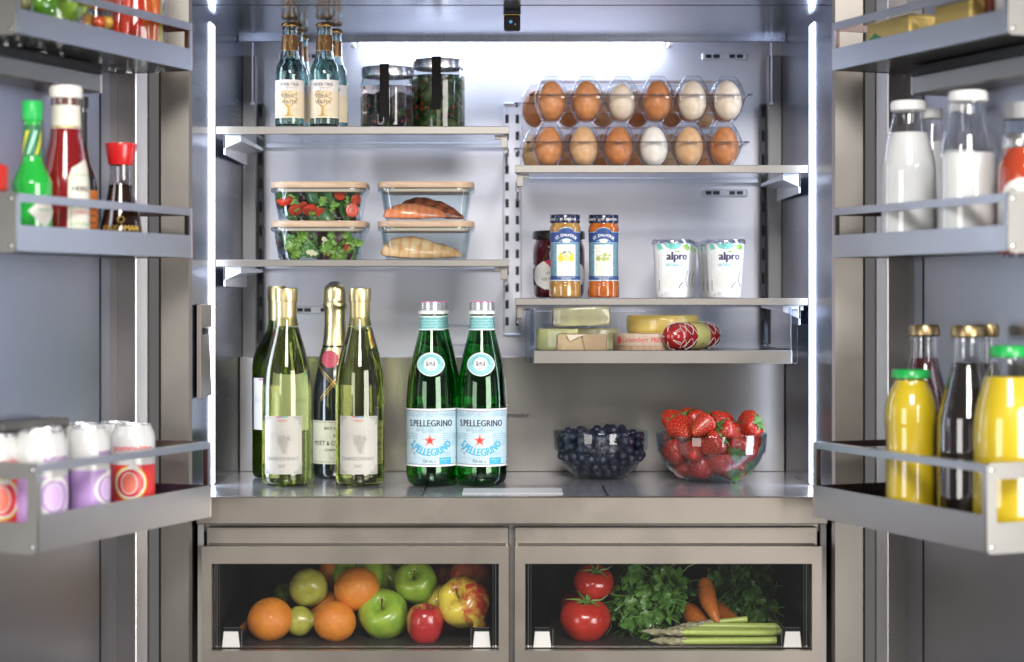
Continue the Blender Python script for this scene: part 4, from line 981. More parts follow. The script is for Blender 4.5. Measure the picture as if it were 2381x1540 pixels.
lie(fillet('salmon_fillet', SALD, .098, .034, .026, 2, ridge=.02), 'salmon_fillet', 1000, 0, .262, zc+.006, (.25, .12, -.12), 'dark glazed salmon fillet leaning behind the pale one', 'salmon')
lie(fillet('salmon_fillet', SALD, .080, .030, .017, 3, ridge=.02), 'salmon_fillet', 1020, 0, .240, zc+.002, (.2, .10, -.10), 'dark glazed salmon piece with a thin pointed end', 'salmon')
lie(fillet('chicken_breast', CHI, .106, .045, .0300, 4), 'chicken_breast', 965, 0, .232, zd+.0012, (.15, .04, .05), 'grilled chicken breast with char lines, the larger front one', 'chicken')
lie(fillet('chicken_breast', CHI, .078, .038, .0200, 5), 'chicken_breast', 1020, 0, .262, zd+.0012, (.1, .04, -.05), 'grilled chicken breast behind the larger one', 'chicken')

# ---------------------------------------------------------------- egg cartons
EPROF = cr([(0, -.0300), (.0085, -.0275), (.0160, -.0205), (.0205, -.0100), (.0211, -.002), (.0197, .0085), (.0155, .0195), (.0090, .0275), (0, .0312)], 4)
EC = {'brown': ((.54, .235, .095), (.43, .165, .055)), 'deep': ((.50, .195, .065), (.40, .14, .045)), 'tan': ((.62, .38, .20), (.53, .30, .14)), 'cream': ((.68, .56, .43), (.62, .49, .36)), 'white': ((.76, .70, .62), (.70, .63, .54))}
EM = {k: mesh('egg', *lathe(EPROF, 32), pm('egg_'+k, c, .38, dark=d, vscale=110, bmp=(1500, .06, .0004), sss=.05)) for k, (c, d) in EC.items()}
def cell(hx, hy, z0, z1, flip):
    """one pressed pocket: narrow flat end, wide open end"""
    L = []
    for q, k in ((0, 1.0), (.25, .93), (.55, .78), (.82, .58), (1.0, .42)):
        z = z0+(z1-z0)*q; P = rrect(hx*k, hy*k, min(hx, hy)*k*.55, 3); L.append((P, z))
    v, f = loft(L, False, True)
    return (v, f) if z1 > z0 else (v, [q[::-1] for q in f])
def carton(x0, x1, y0, y1, zb, zs, zt, label, rows=2):
    cx, cy = (x0+x1)/2, (y0+y1)/2; t = thing('egg_carton', label, 'egg carton', (cx, cy, zb), group='clear plastic egg cartons'); H1, H2 = zs-zb, zt-zb
    px_ = (x1-x0-.008)/6; py_ = (y1-y0-.004)/rows
    for nm, z1, zsm in (('bottom_tray', .0006, H1-.0006), ('hinged_top', H2-.0004, H1+.0006)):
        m = MB()
        for i in range(6):
            for j in range(rows):
                v, f = cell(px_*.485, py_*.485, zsm, z1, False); m.add(v, f, 0, Matrix.Translation((-(x1-x0)/2+.004+px_*(i+.5), -(y1-y0)/2+.002+py_*(j+.5), 0)))
        # ribs join the pockets
        zm = zsm+(z1-zsm)*(.62 if nm == 'bottom_tray' else .80)
        m.box(-(x1-x0)/2+.012, (x1-x0)/2-.012, -(y1-y0)/2+.022, (y1-y0)/2-.022, min(zm, zsm), max(zm, zsm), bev=.004)
        m.build(nm, CLEAR, t, angle=25)
        m = MB(); e = .0004 if nm == 'hinged_top' else -.0014
        m.box(-(x1-x0)/2-.003, (x1-x0)/2+.004, -(y1-y0)/2-.003, -(y1-y0)/2+.004, H1+e, H1+e+.0009, bev=.0003); m.box(-(x1-x0)/2-.003, -(x1-x0)/2+.003, -(y1-y0)/2+.0041, (y1-y0)/2, H1+e, H1+e+.0009, bev=.0003); m.box((x1-x0)/2-.002, (x1-x0)/2+.004, -(y1-y0)/2+.0041, (y1-y0)/2, H1+e, H1+e+.0009, bev=.0003)
        m.build('seam_flange', thin('seam_plastic', (.75, .78, .84), (.35, .4, .5), .02, .12, 2), t)
    return cx, cy, px_, py_, x0+.004, y0+.002
names = {'brown': 'light brown egg', 'deep': 'deep brown egg', 'tan': 'pale tan egg', 'cream': 'cream coloured egg', 'white': 'almost white egg'}
def eggs(c, z, cols, row, what, top_rows=1):
    cx, cy, px_, py_, X0, Y0 = c
    for i, k in enumerate(cols):
        s_ = .92 if (row == 0 and k == 'cream' and i == 2) else 1.0
        o = put('egg', EM[k], None, (X0+px_*(i+.5), Y0+py_*(row+.5), z+(-.002 if s_ < 1 else 0)), (R.uniform(-.05, .05), R.uniform(-.05, .05), R.uniform(0, 6)), (s_, s_, s_))
        pos = ['at the left end', 'second from the left end', 'third from the left end', 'fourth from the left end', 'fifth from the left end', 'at the right end'][i]
        tag(o, f'{names[k]} {pos} of {what}', 'egg', 'eggs in the clear cartons')
ye = .205
x0, x1 = PX(1234, ye), PX(1743, ye); zb, zs, zt = Z_RT+.0003, PZ(331, ye), PZ(281, ye)
c1 = carton(x0-.0035, x1-.0045, ye, ye+.098, zb, zs, zt, 'lower clear egg carton on the right shelf, the front one')
c2 = carton(x0+.0010, x1+.0005, ye, ye+.098, zt+.0008, PZ(221, ye), PZ(173, ye), 'upper clear egg carton stacked on the front one')
eggs(c1, zb+.0310, ('brown', 'tan', 'deep', 'white', 'tan', 'deep'), 0, 'the front row in the lower carton')
eggs(c2, zt+.0330, ('brown', 'brown', 'cream', 'deep', 'cream', 'cream'), 0, 'the front row in the upper carton')
eggs(c1, zb+.0310, ('deep', 'brown', 'brown', 'tan', 'deep', 'brown'), 1, 'the back row in the lower carton')
eggs(c2, zt+.0330, ('brown', 'deep', 'tan', 'brown', 'brown', 'deep'), 1, 'the back row in the upper carton')
yb = ye+.125; c3 = carton(x0-.022, x1-.022, yb, yb+.050, zb, zs, zt, 'lower clear egg carton standing behind the front stack', 1)
c4 = carton(x0-.022, x1-.022, yb, yb+.050, zt+.0008, PZ(221, ye), PZ(173, ye), 'upper clear egg carton standing behind the front stack', 1)
eggs(c3, zb+.0310, ('tan', 'brown', 'deep', 'brown', 'tan', 'brown'), 0, 'the lower carton behind')
eggs(c4, zt+.0330, ('brown', 'brown', 'tan', 'deep', 'brown', 'tan'), 0, 'the upper carton behind')

# ---------------------------------------------------------------- jams
def fine_print(p, *a): p.fine(*a)
BLUE = pm('label_navy', (.035, .075, .24), .4); LBL = pm('label_skyline', (.38, .68, .85), .4); FLOR = pm('label_floral', (.06, .13, .24), .45, dark=(.25, .42, .46), vscale=650); IV = pm('label_ivory', (.80, .78, .68), .45)
PJ = cr([(0, .0015), (.0190, .0006), (.0232, .0015), (.0238, .006), (.0236, .018), (.0234, .0200), (.0238, .0225), (.0230, .0250), (.0222, .0270), (.0221, .06), (.0221, .095), (.0226, .099), (.0238, .1045), (.0232, .1085), (.0215, .1125), (.0210, .1155)], 3)
def jam(px, y, col, dark, label, fruit, rot):
    t = thing('jam_jar', label, 'jam jar', (PX(px, y), y, Z_RM+.0003), rot, 'slim jam jars with blue labels')
    fl = pm('jam_'+fruit, col, .12, dark=dark, vscale=90, coat=1, sss=.15)
    lo('jam_body', PJ+[(0, .1158)], fl, t, 56, fx=lambda a, z: 1+(.013*cos(20*a) if .004 < z < .017 else 0))
    rf = rof(PJ)
    lo('screw_lid', [(.0210, .1140), (.0229, .1145), (.0232, .1152), (.0232, .1260), (.0226, .1270), (0, .1272)], pm('lid_navy', (.012, .018, .055), .22, coat=.5), t, 48)
    p = Print(cyl(lambda z: .0232, rot, off=.0004)); p.text('FRANCE   ::   ST. DALFOUR   ::   FRANCE', .002 if fruit == 'pear' else .011, .1180, .0048, WHITEINK, 0, xs=.9, bold=.03); p.build('lid_lettering', t)
    p = Print(cyl(rf)); U = .0330
    p.rect(-U, U, .0270, .0915, FLOR, 0); ml = p.build('paper_label', t)
    p = Print(cyl(rf, off=.0006), step=.004)
    top = [(-U, .0845), (U, .0845), (U, .1000), (.0130, .1000), (.0100, .1035), (.0055, .1060), (0, .1068), (-.0055, .1060), (-.0100, .1035), (-.0130, .1000), (-U, .1000)]
    p.poly([(x, y_+(.0006 if y_ > .09 else -.0006)) for x, y_ in top], LBL, .6); p.poly(top, BLUE, 1)
    p.ring(0, .0752, .0150, .0150, .0008, LBL, 2, 20, .75, 2.39)
    p.text('ST. DALFOUR', 0, .0938, .0068, WHITEINK, 2, xs=.80, arc=.022, bold=.05); p.ell(0, .0868, .0062, .0030, IV, 3); p.text('FRANCE', 0, .0859, .0024, GREYINK, 4)
    p.rect(-.0152, .0152, .0330, .0815, LBL, 1); p.rect(-.0143, .0143, .0338, .0808, IV, 2); p.rect(-U, U, .0262, .0274, pm('label_paleblue', (.6, .75, .85), .4), 1); p.rect(-U, U, .0275, .0335, BLUE, 1.5)
    p.text('WYPRODUKOWANO', 0, .0308, .0028, WHITEINK, 2.5); p.text('WE FRANCJI', 0, .0281, .0028, WHITEINK, 2.5)
    nm = ('Owocowa Rapsodia', 'Gruszka') if fruit == 'pear' else ('Owocowa Rapsodia', 'Figa Królewska')
    p.text(nm[0], 0, .0750, .0036, SOFTINK, 3, shear=.1); p.text(nm[1], 0, .0705, .0036, SOFTINK, 3, shear=.1)
    if fruit == 'pear':
        for u, c, s_ in ((-.0082, (.72, .58, .05), 1), (.0078, (.62, .62, .05), 1), (.0, (.75, .66, .22), .9)):
            pc = pm('pear_%d' % int(u*1e4+100), c, .5); p.ell(u, .0600, .0046*s_, .0048*s_, pc, 3 if u else 4); p.ell(u, .0645*1, .0028*s_, .0042*s_, pc, 3.1 if u else 4.1)
        p.ell(-.003, .0690, .0035, .0012, MIDG, 5, 10, rot=.5); p.ell(.005, .0690, .0030, .0010, MIDG, 5, 10, rot=-.5)
    else:
        for u, v, r_ in ((-.0078, .0600, .0038), (.0005, .0590, .0036), (.0062, .0600, .0028), (.0020, .0660, .0032), (.0092, .0650, .0020)): p.ell(u, v, r_, r_, pm('fig_%d' % (int(u*1e4) % 3), ((.38, .42, .12), (.50, .52, .22), (.45, .48, .15))[int(u*1e4) % 3], .5), 3, 16)
        p.line([(-.012, .0660), (0, .0635), (.011, .0645)], .0006, GREYINK, 4)
    p.fine(-.0120, .0120, .0420, .0540, 6, pm('ink_faint', (.55, .62, .66), .5), 3, .0006)
    p.build('lettering', ml); return t
jam(1314, .232, (.44, .26, .07), (.30, .14, .03), 'slim jam jar with golden brown pear jam, the front one beside the dark jar', 'pear', .05)
jam(1403.5, .240, (.52, .15, .02), (.38, .07, .012), 'slim jam jar with orange fig jam between the pear jam and the yoghurt', 'fig', -.05)
def big_jam(px, y):
    t = thing('sauce_jar', 'wide dark red sauce jar with black lid, standing behind the pear jam', 'sauce jar', (PX(px, y), y, Z_RM+.0003))
    P = cr([(0, .002), (.030, .0006), (.0365, .002), (.0400, .010), (.0405, .020), (.0412, .04), (.0412, .07), (.0400, .0815), (.0375, .0885), (.0365, .0935)], 4); rf = rof(P)
    lo('jar_body', P+[(0, .0935)], pm('strawberry_sauce', (.075, .006, .010), .08, coat=1, dark=(.05, .004, .008), vscale=40), t, 56)
    lo('screw_lid', [(.0385, .0925), (.0414, .0930), (.0416, .0945), (.0416, .1030), (.0400, .1055), (.036, .1065), (0, .1065)], pm('lid_black', (.010, .010, .011), .25, coat=.4), t, 56, fx=lambda a, z: 1+.006*cos(36*a)*(1 if z < .103 else 0))
    p = Print(cyl(rf), step=.005); OFF = pm('label_offwhite', (.80, .78, .75), .5)
    p.poly([(-.0500, .0300), (-.0440, .0220), (-.0250, .0140), (0, .0115), (.0280, .0150), (.0450, .0230), (.0510, .0330), (.0490, .0440), (.0440, .0510), (.030, .0570), (.010, .0590), (-.0150, .0600), (-.0290, .0565), (-.0420, .0500), (-.0490, .0420)], OFF, 0)
    ml = p.build('paper_label', t); p = Print(cyl(rf, off=.0006), step=.005)
    p.poly([(-.0250, .0575), (-.0180, .0520), (-.0120, .0450), (.004, .0450), (.012, .0500), (.006, .0592), (-.0150, .0602)], pm('label_crimson', (.55, .03, .08), .5), 1)
    p.text('STRAWBERRY', -.0005, .0370, .0058, INK, 2, xs=1.12); p.text('ICE CREAM TOPPING', .002, .0275, .0058, INK, 2, xs=1.15); p.text('Coulis de fraise', 0, .0200, .0048, pm('ink_faint2', (.62, .62, .62), .5), 2)
    p.build('lettering', ml)
big_jam(1299.5, .335)

# ---------------------------------------------------------------- yoghurt cups
CUPW = pm('cup_white', (.84, .85, .85), .38); MINT = pm('print_mint', (.30, .68, .62), .4, dark=(.12, .50, .46), vscale=160); GRN = pm('print_green', (.25, .50, .05), .4); INDI = pm('print_indigo', (.055, .045, .12), .4); TEALI = pm('print_teal', (.10, .52, .56), .4); CRM = pm('print_cream', (.80, .79, .76), .4); COCO = pm('print_coconut', (.12, .05, .03), .4); GRYP = pm('print_grey', (.55, .57, .62), .4)
PY = [(0, .001), (.0215, .0005), (.0235, .0006), (.0240, .0012), (.0243, .004), (.0290, .0810), (.0292, .0830)]
_cup = []
def cup(px, y, label, rot):
    t = thing('yoghurt_cup', label, 'yoghurt cup', (PX(px, y), y, Z_RM+.0003), rot, 'white yoghurt cups in two files')
    if _cup:
        for nme, me, sub in _cup:
            o = put(nme, me, t)
            for n2, m2 in sub: put(n2, m2, o)
        return t
    b = lo('cup_body', PY+[(.0285, .0832), (0, .0832)], CUPW, t, 56); rf = rof(PY)
    lo('clear_lid', [(.0290, .0822), (.0312, .0822), (.0316, .0828), (.0316, .0842), (.0308, .0846), (.0303, .0888), (.0298, .0894), (.0275, .0894), (.0270, .0878), (0, .0878)], thin('lid_plastic', (.90, .92, .96), (.50, .55, .66), .05, .10, 2), t, 56)
    p = Print(cyl(rf, off=.0004), step=.004)
    p.poly([(-.0165, .0825), (-.0130, .0775), (-.0075, .0745), (0, .0735), (.0055, .0750), (.0105, .0790), (.0120, .0825)], MINT, 1)
    p.poly([(-.0300, .0805), (-.0265, .0825), (-.0215, .0815), (-.0175, .0755), (-.0200, .0735), (-.0260, .0730), (-.0290, .0760)], MINT, 1)
    for k in range(9):
        a = -2.8+k*.28; p.line([(.0225, .0815), (.0225+.011*cos(a), .0815+.010*sin(a))], .0011, GRN, 1+k*.05)
    for k in range(6): p.line([(-.026+k*.0018, .078-.0005*k), (-.024+k*.0016, .075)], .0004, pm('print_mint_dark', (.05, .38, .36), .4), 2)
    p.text('alpro', .0045, .0580, .0175, INDI, 2, xs=.92, bold=.085); p.ell(.0052, .0706, .0036, .0013, GRN, 3, 12, rot=.1); p.line([(.0005, .0708), (.0025, .0704)], .0009, GRN, 3)
    p.text('NATURAL', -.0030, .0480, .0068, TEALI, 2, xs=.62, bold=.02); p.text('COCONUT', .0110, .0480, .0040, TEALI, 2, xs=.70)
    p.ell(-.0060, .0270, .0118, .0125, CRM, 1)
    for r_ in (.0105, .0080, .0055, .003): p.ring(-.006, .0270, r_, r_*1.05, .0004, pm('print_cream_dark', (.70, .68, .63), .4), 2, 24)
    p.ell(.0130, .0335, .0042, .0040, GRYP, 1, 14); p.ell(.0125, .0342, .0036, .0033, CUPW, 2, 14)
    p.ring(.0380, .0290, .0175, .0175, .0011, COCO, 2, 24, 2.35, 3.95); p.ring(.0205, .0120, .0135, .0135, .0013, COCO, 2, 14, 1.95, 2.95)
    p.fine(.0080, .0200, .0040, .0080, 2, GRYP, 2, .0006); p.ring(-.0110, .0070, .0040, .0022, .0004, GRYP, 2, 12); p.fine(-.0140, -.0080, .0055, .0082, 2, GRYP, 2, .0005)
    p.line([(-.0195, .0035), (-.0195, .0715)], .0003, GRYP, 2)
    for k in range(13): p.fine(-.0265, -.0225, .030+k*.0028, .0318+k*.0028, 1, GRYP, 2, .0010)
    for k in range(16): p.rect(-.0255, -.0225, .0115+k*.0010, .0115+k*.0010+(.0004+.0003*(k % 3 == 0)), pm('print_bar', (.25, .26, .28), .4), 2)
    p.text('i', -.0185, .0040, .0040, INDI, 2, bold=.1)
    p.build('printing', b)
    for c in t.children: _cup.append((c.name.split('.')[0], c.data, [(g.name.split('.')[0], g.data) for g in c.children]))
    return t
for k, y in enumerate((.235, .300, .365)):
    w_ = ['front', 'middle', 'back'][k]
    cup(1562+k*8.5-k*k*.3, y, f'white coconut yoghurt cup, the {w_} one of the file next to the jam jars', .05)
    cup(1686-k*11, y, f'white coconut yoghurt cup, the {w_} one of the file nearer the right wall', -.03)

# ---------------------------------------------------------------- cheeses and salami in the deli drawer
zdf = PZ(815, yd)-.0019
def block(name, pts, h, mat, label, cat, loc, rz=0, tilt=(0, 0), seed=1, amp=.0012):
    """rounded wrapped block from a plan outline"""
    n = len(pts); c = (sum(p[0] for p in pts)/n, sum(p[1] for p in pts)/n); P = []
    for (a, b_) in zip(pts, pts[1:]+pts[:1]):
        for k in range(6):
            t_ = k/6; P.append((a[0]+(b_[0]-a[0])*t_, a[1]+(b_[1]-a[1])*t_))
    # soften corners
    for _ in range(1): P = [((P[i-1][0]+2*P[i][0]+P[(i+1) % len(P)][0])/4, (P[i-1][1]+2*P[i][1]+P[(i+1) % len(P)][1])/4) for i in range(len(P))]
    sc = lambda k: [(c[0]+(x-c[0])*k, c[1]+(y-c[1])*k) for x, y in P]
    L = [(sc(.97), 0), (sc(1), .0015)]+[(sc(1), h*k/6) for k in range(1, 6)]+[(sc(1), h-.0015), (sc(.97), h), (sc(.5), h+.0003)]
    v, f = loft(L); v = [(x+amp*mnoise.noise(Vector((x*60, y*60, z*60+seed)))*1.5, y+amp*mnoise.noise(Vector((x*60+9, y*60, z*60+seed)))*1.5, z+(amp*mnoise.noise(Vector((x*50, y*50, seed)))*1.2 if z > h*.5 else 0)) for x, y, z in v]
    o = put(name, mesh(name, v, f, mat, True, None, 50), None, loc, (tilt[0], tilt[1], rz)); return tag(o, label, cat)
def wrapm(name, col, dark, sc=30, st=.7, rough=.3, coat=.6):
    m = pm(name, col, rough, dark=dark, vscale=sc, coat=coat); n = m.node_tree.nodes; l = m.node_tree.links; b = n['Principled BSDF']; bump(n, l, b, 45, st, .003, 5, (1, 1, .35)); return m
W1 = wrapm('wrap_cheese_green', (.52, .52, .24), (.40, .42, .20)); W2 = wrapm('wrap_cheese_grey', (.50, .49, .27), (.40, .38, .24)); W3 = wrapm('wrap_cheese_cream', (.62, .60, .36), (.50, .48, .28))
KR = wrapm('kraft_paper', (.42, .32, .19), (.34, .25, .15), 18, .9, .6, 0)
y = .215; X = lambda p_, y_=.215: PX(p_, y_)
block('cheese_block', [(X(1243, .26), .262), (X(1345, .26), .235), (X(1352, .26), .300), (X(1262, .26), .330)], .0330, W1, 'pale green wrapped cheese wedge lying lowest behind the brown paper one', 'cheese', (0, 0, zdf+.0002), seed=2)
block('cheese_block', [(X(1342, .30), .27), (X(1437, .30), .28), (X(1432, .30), .34), (X(1346, .30), .335)], .0330, W2, 'thin wrapped cheese piece ending beside the round wooden box', 'cheese', (0, 0, zdf+.0002), seed=3)
block('cheese_block', [(X(1280, .26), .245), (X(1421, .26), .240), (X(1418, .26), .320), (X(1310, .26), .330)], .0290, W2, 'large greyish yellow cheese block, the topmost of the cheese stack', 'cheese', (0, 0, zdf+.0345), tilt=(0, -.03), seed=4)
kb = thing('cheese_parcel', 'cheese parcel folded in brown paper at the front of the drawer', 'cheese parcel', (0, 0, zdf+.0002))
o = block('paper_wrap', [(X(1292, .198), .198), (X(1414, .198), .196), (X(1408, .198), .238), (X(1300, .198), .240)], .0255, KR, None, None, (0, 0, 0), seed=5); o.parent = kb
m = MB(); a, b_, c = X(1356, .194), X(1362, .194), X(1410, .194)
m.add([(a-.001, .1925, .024), (c, .1932, .0245), (c-.003, .1935, .0015), (b_, .1930, .0012), (b_-.003, .1921, .012)], [(0, 4, 3, 2, 1)]); m.add([(a-.001, .1925, .024), (a-.0004, .1940, .024), (b_-.003, .1939, .012), (b_-.003, .1921, .012)], [(0, 1, 2, 3)])
m.build('paper_fold', wrapm('kraft_fold', (.38, .28, .165), (.30, .21, .12), 18, .6, .6, 0), kb)
m = MB(); a, b_ = X(1317, .194), X(1362, .194)
m.add([(a, .1928, .0250), (b_, .1925, .0250), (X(1345, .194), .1926, .0215), (X(1325, .194), .1927, .0150)], [(0, 3, 2, 1)]); m.build('paper_corner', wrapm('kraft_light', (.60, .54, .42), (.52, .46, .34), 18, .5, .5, 0), kb)
# round wooden camembert box, yellow cheese wheel
y = .270; t = thing('cheese_box', 'round wooden cheese box with red script lettering under the yellow wheel', 'cheese box', (PX(1510, y), y, zdf+.0002))
BW = woodm('box_wood', (.60, .48, .37), (.52, .39, .29), (8, 8, 1), 30)
lo('box_base', [(0, 0), (.0535, 0), (.0540, .0006), (.0540, .0072), (0, .0072)], woodm('box_wood_base', (.56, .40, .28), (.46, .30, .20), (8, 8, 1), 30), t, 64)
lo('box_lid', [(0, .0073), (.0552, .0073), (.0556, .0080), (.0556, .0255), (.0550, .0262), (0, .0262)], BW, t, 64)
p = Print(cyl(lambda z: .0556, off=.0004)); RC = pm('print_red', (.62, .10, .10), .5)
p.text('Camembert', -.0290, .0130, .0115, RC, 1, xs=.80, shear=.35); p.text('PRESIDENT', .0190, .0130, .0105, RC, 1, xs=.80, bold=.06); p.ell(-.058, .016, .006, .006, RC, 1, 14); p.build('printing', t)
y = .285; yw = thing('yellow_cheese', 'smooth yellow cheese wheel resting on the wooden box', 'cheese wheel', (PX(1541, y), y, zdf+.0268)); lo('rind', cr([(0, .0), (.050, .0), (.0545, .0015), (.0562, .006), (.0562, .020), (.0545, .0255), (.050, .0275), (0, .0278)], 3), pm('cheese_yellow', (.66, .50, .14), .3, dark=(.60, .44, .11), vscale=20, coat=.5, sss=.1), yw, 64)
# salami in a string net
ax0 = Vector((PX(1569, .21), .208, zdf+.0222)); ax1 = Vector((PX(1650, .30), .300, zdf+.0222)); d = (ax1-ax0); L = d.length; rot = d.to_track_quat('Z', 'Y').to_euler()
t = thing('salami', 'red salami tied in white string net with a yellow paper band', 'salami', tuple(ax0), rot=rot)
e = L*.5; PS = cr([(0, -.0190), (.0075, -.0178), (.0150, -.0125), (.0195, -.0045), (.0213, .006), (.0216, .02), (.0216, L*.7), (.0205, L-.006), (.0165, L+.005), (.0085, L+.012), (0, L+.0135)], 4)
lo('sausage', PS, pm('salami_skin', (.36, .020, .018), .22, dark=(.24, .012, .012), vscale=60, coat=.6, bmp=(120, .3, .001)), t, 48); rf = rof(PS)
lo('paper_band', [(.0219, L*.30), (.0221, L*.31), (.0221, L*.66), (.0219, L*.67)], pm('band_olive', (.46, .42, .14), .45), t, 48)
m = MB()
def sp(a, z): r_ = (rf(z) if -.0185 < z < L+.013 else 0)+.0006; return (r_*cos(a), r_*sin(a), z)
for k in range(5):
    for s in (-1, 1):
        for z0, z1 in ((-.0178, L*.295), (L*.675, L+.010)):
            pts = [sp(k*pi/2.5+s*(.50*sin((z-z0)/.021*pi) if z > -.004 else .10*sin((z+.0178)/.004)), z) for z in [z0+(z1-z0)*i/14 for i in range(15)]]
            m.tube(pts, .00036, 5)
m.build('string_net', pm('string_white', (.78, .74, .68), .6), t)['kind'] = 'stuff'
v, f = lathe([(0, 0), (.0022, .0006), (.003, .002), (0, .003)], 10); put('clip', mesh('clip', v, f, RC), t, (0, 0, -.0222))
p = Print(lambda u, v, layer: ((.0222+layer*.0001)*cos(-pi/2-.35-v/.0222), (.0222+layer*.0001)*sin(-pi/2-.35-v/.0222), L*.485+u))
p.fine(-.012, .012, -.012, .004, 6, GREYINK, 1, .0006); p.rect(-.002, .005, -.016, -.004, pm('band_lilac', (.42, .38, .46), .5), 1); p.ell(0, .012, .003, .005, RC, 1, 12); p.build('band_printing', t)
# ================================================================ glass bowls
BOWLG = thin('bowl_glass', (.90, .93, .95), (.50, .60, .66), .03, .05, 3.0, gm=.45)
def bowl(px, y, r, label):
    z = ZF+.0003; h = PZ(1006, y)-z if False else .0735; t = thing('glass_bowl', label, 'bowl', (PX(px, y), y, z), group='clear glass bowls')
    O = cr([(0, .0), (r*.42, .0), (r*.55, .0042), (r*.74, .0165), (r*.87, .0310), (r*.935, .0440)], 4)+[(r*.972, .0448), (r*.985, .0560), (r, .0725), (r*.995, .0735), (r*.972, .0733)]
    I = [(r*.950, .0460), (r*.915, .0435)]+cr([(r*.85, .0318), (r*.72, .0180), (r*.53, .0065), (r*.38, .0035), (0, .0033)], 4)
    lo('bowl_body', O+I, BOWLG, t, 72, angle=45)
    return t, rof([(a, b) for a, b in I[::-1]]+[(r*.955, .0733)])
BB, fb = bowl(1397, .285, .0742, 'clear glass bowl heaped with blueberries')
SB, fs = bowl(1654, .235, .0850, 'clear glass bowl piled high with strawberries')
import numpy as np
def pack(n, rad, zfloor, fr_, zmax, rs, jit, seed, topr=1.0, tries=70, heap=.0, dome=False):
    """drop balls one after the other into a bowl: each rests on the glass or on others"""
    g = np.random.RandomState(seed); P = np.zeros((0, 4)); out = []
    for i in range(n):
        r_ = rs*(1+g.uniform(-jit, jit)); best = None
        for _ in range(tries):
            a = g.uniform(0, 2*pi); q = sqrt(g.uniform(0, 1))*rad*topr; x, y = q*cos(a), q*sin(a)
            # height at which the ball touches the bowl wall
            z = zfloor+r_
            for _k in range(14):
                if fr_(z)*.995-r_*.97 < q or fr_(max(z-r_*.6, .0035))-r_*.62 < q: z += rs*.22
                else: break
            else:
                if fr_(.07)-r_ < q: continue
            if len(P):
                d2 = (P[:, 0]-x)**2+(P[:, 1]-y)**2; s_ = (P[:, 3]+r_)*.95; m = d2 < s_**2
                if m.any(): z = max(z, float((P[m, 2]+np.sqrt(s_[m]**2-d2[m])).max()))
            key = z+heap*q
            if best is None or key < best[0]: best = (key, x, y, z, r_)
        if best is None or best[3] > zmax: continue
        if dome and best[3] > .0675 and math.hypot(best[1], best[2]) > .062-(best[3]-.0675)*2.2: continue
        P = np.vstack([P, [best[1], best[2], best[3], best[4]]]); out.append(best[1:])
    return out
BLU = pm('blueberry_skin', (.010, .012, .028), .30, dark=(.026, .032, .058), vscale=160, bmp=(500, .1, .0004))
bv = lathe(cr([(0, -.92), (.55, -.80), (.98, -.15), (.95, .35), (.60, .80), (.36, .90)], 3)+[(.30, .98), (.25, .86), (0, .80)], 20)
bme = mesh('blueberry', [(x, y, z) for x, y, z in bv[0]], bv[1], BLU)
rr = random.Random(4)
for (x, y, z, r_) in pack(330, .0670, .0035, fb, .0860, .0074, .12, 3, 1.0, 60, .04, True)[:298]:
    o = put('blueberry', bme, None, (BB.location.x+x, BB.location.y+y, BB.location.z+z), (rr.uniform(-2.2, 2.2), rr.uniform(-2, 2), rr.uniform(0, 6)), r_)
    tag(o, 'dark blue blueberry heaped in the glass bowl', 'blueberry', 'blueberries in the bowl')
# strawberries
def berrymat():
    m, n, l, b = nt('strawberry_skin'); tc = n.new('ShaderNodeTexCoord'); v = n.new('ShaderNodeTexVoronoi'); v.inputs['Scale'].default_value = 5.2; v.inputs['Randomness'].default_value = .35
    l.new(tc.outputs['Object'], v.inputs['Vector'])
    r = n.new('ShaderNodeValToRGB'); e = r.color_ramp.elements; e[0].position = .17; e[0].color = (.70, .42, .14, 1); e[1].position = .24; e[1].color = (.60, .026, .016, 1)
    l.new(v.outputs[0], r.inputs[0]); t = n.new('ShaderNodeTexNoise'); t.inputs['Scale'].default_value = 2.2; l.new(tc.outputs['Object'], t.inputs[0])
    mx = n.new('ShaderNodeMix'); mx.data_type = 'RGBA'; mx.blend_type = 'MULTIPLY'; mx.inputs[0].default_value = .45; l.new(r.outputs[0], mx.inputs[6]); l.new(t.outputs[0], mx.inputs[7])
    l.new(mx.outputs[2], b.inputs['Base Color']); b.inputs['Roughness'].default_value = .34; b.inputs['Coat Weight'].default_value = .25; b.inputs['Coat Roughness'].default_value = .2
    b.inputs['Subsurface Weight'].default_value = .15; b.inputs['Subsurface Radius'].default_value = (.004, .001, .001); b.inputs['Subsurface Scale'].default_value = 1
    r2 = n.new('ShaderNodeValToRGB'); r2.color_ramp.elements[0].position = .08; r2.color_ramp.elements[1].position = .30; l.new(v.outputs[0], r2.inputs[0])
    bp = n.new('ShaderNodeBump'); bp.inputs['Strength'].default_value = .7; bp.inputs['Distance'].default_value = .05; l.new(r2.outputs[0], bp.inputs['Height']); l.new(bp.outputs[0], b.inputs['Normal'])
    return m
SM = berrymat(); CALM = pm('calyx_green', (.14, .27, .07), .5, dark=(.08, .18, .05), vscale=4)
SMES = [mesh('fruit_body', *lathe(cr(P, 4), 28, fx), SM, True, None, None) for P, fx in (
    ([(0, -1.12), (.28, -1.02), (.66, -.50), (.93, .10), (.98, .45), (.72, .80), (.30, .86), (0, .80)], None),
    ([(0, -1.30), (.20, -1.20), (.52, -.65), (.82, .05), (.92, .48), (.66, .84), (.25, .88), (0, .82)], lambda a, z: 1+.05*cos(2*a+z)),
    ([(0, -.95), (.42, -.85), (.85, -.35), (1.02, .15), (1.00, .50), (.70, .82), (.30, .86), (0, .78)], lambda a, z: 1+.05*cos(3*a)))]
m = MB(); q = random.Random(8)
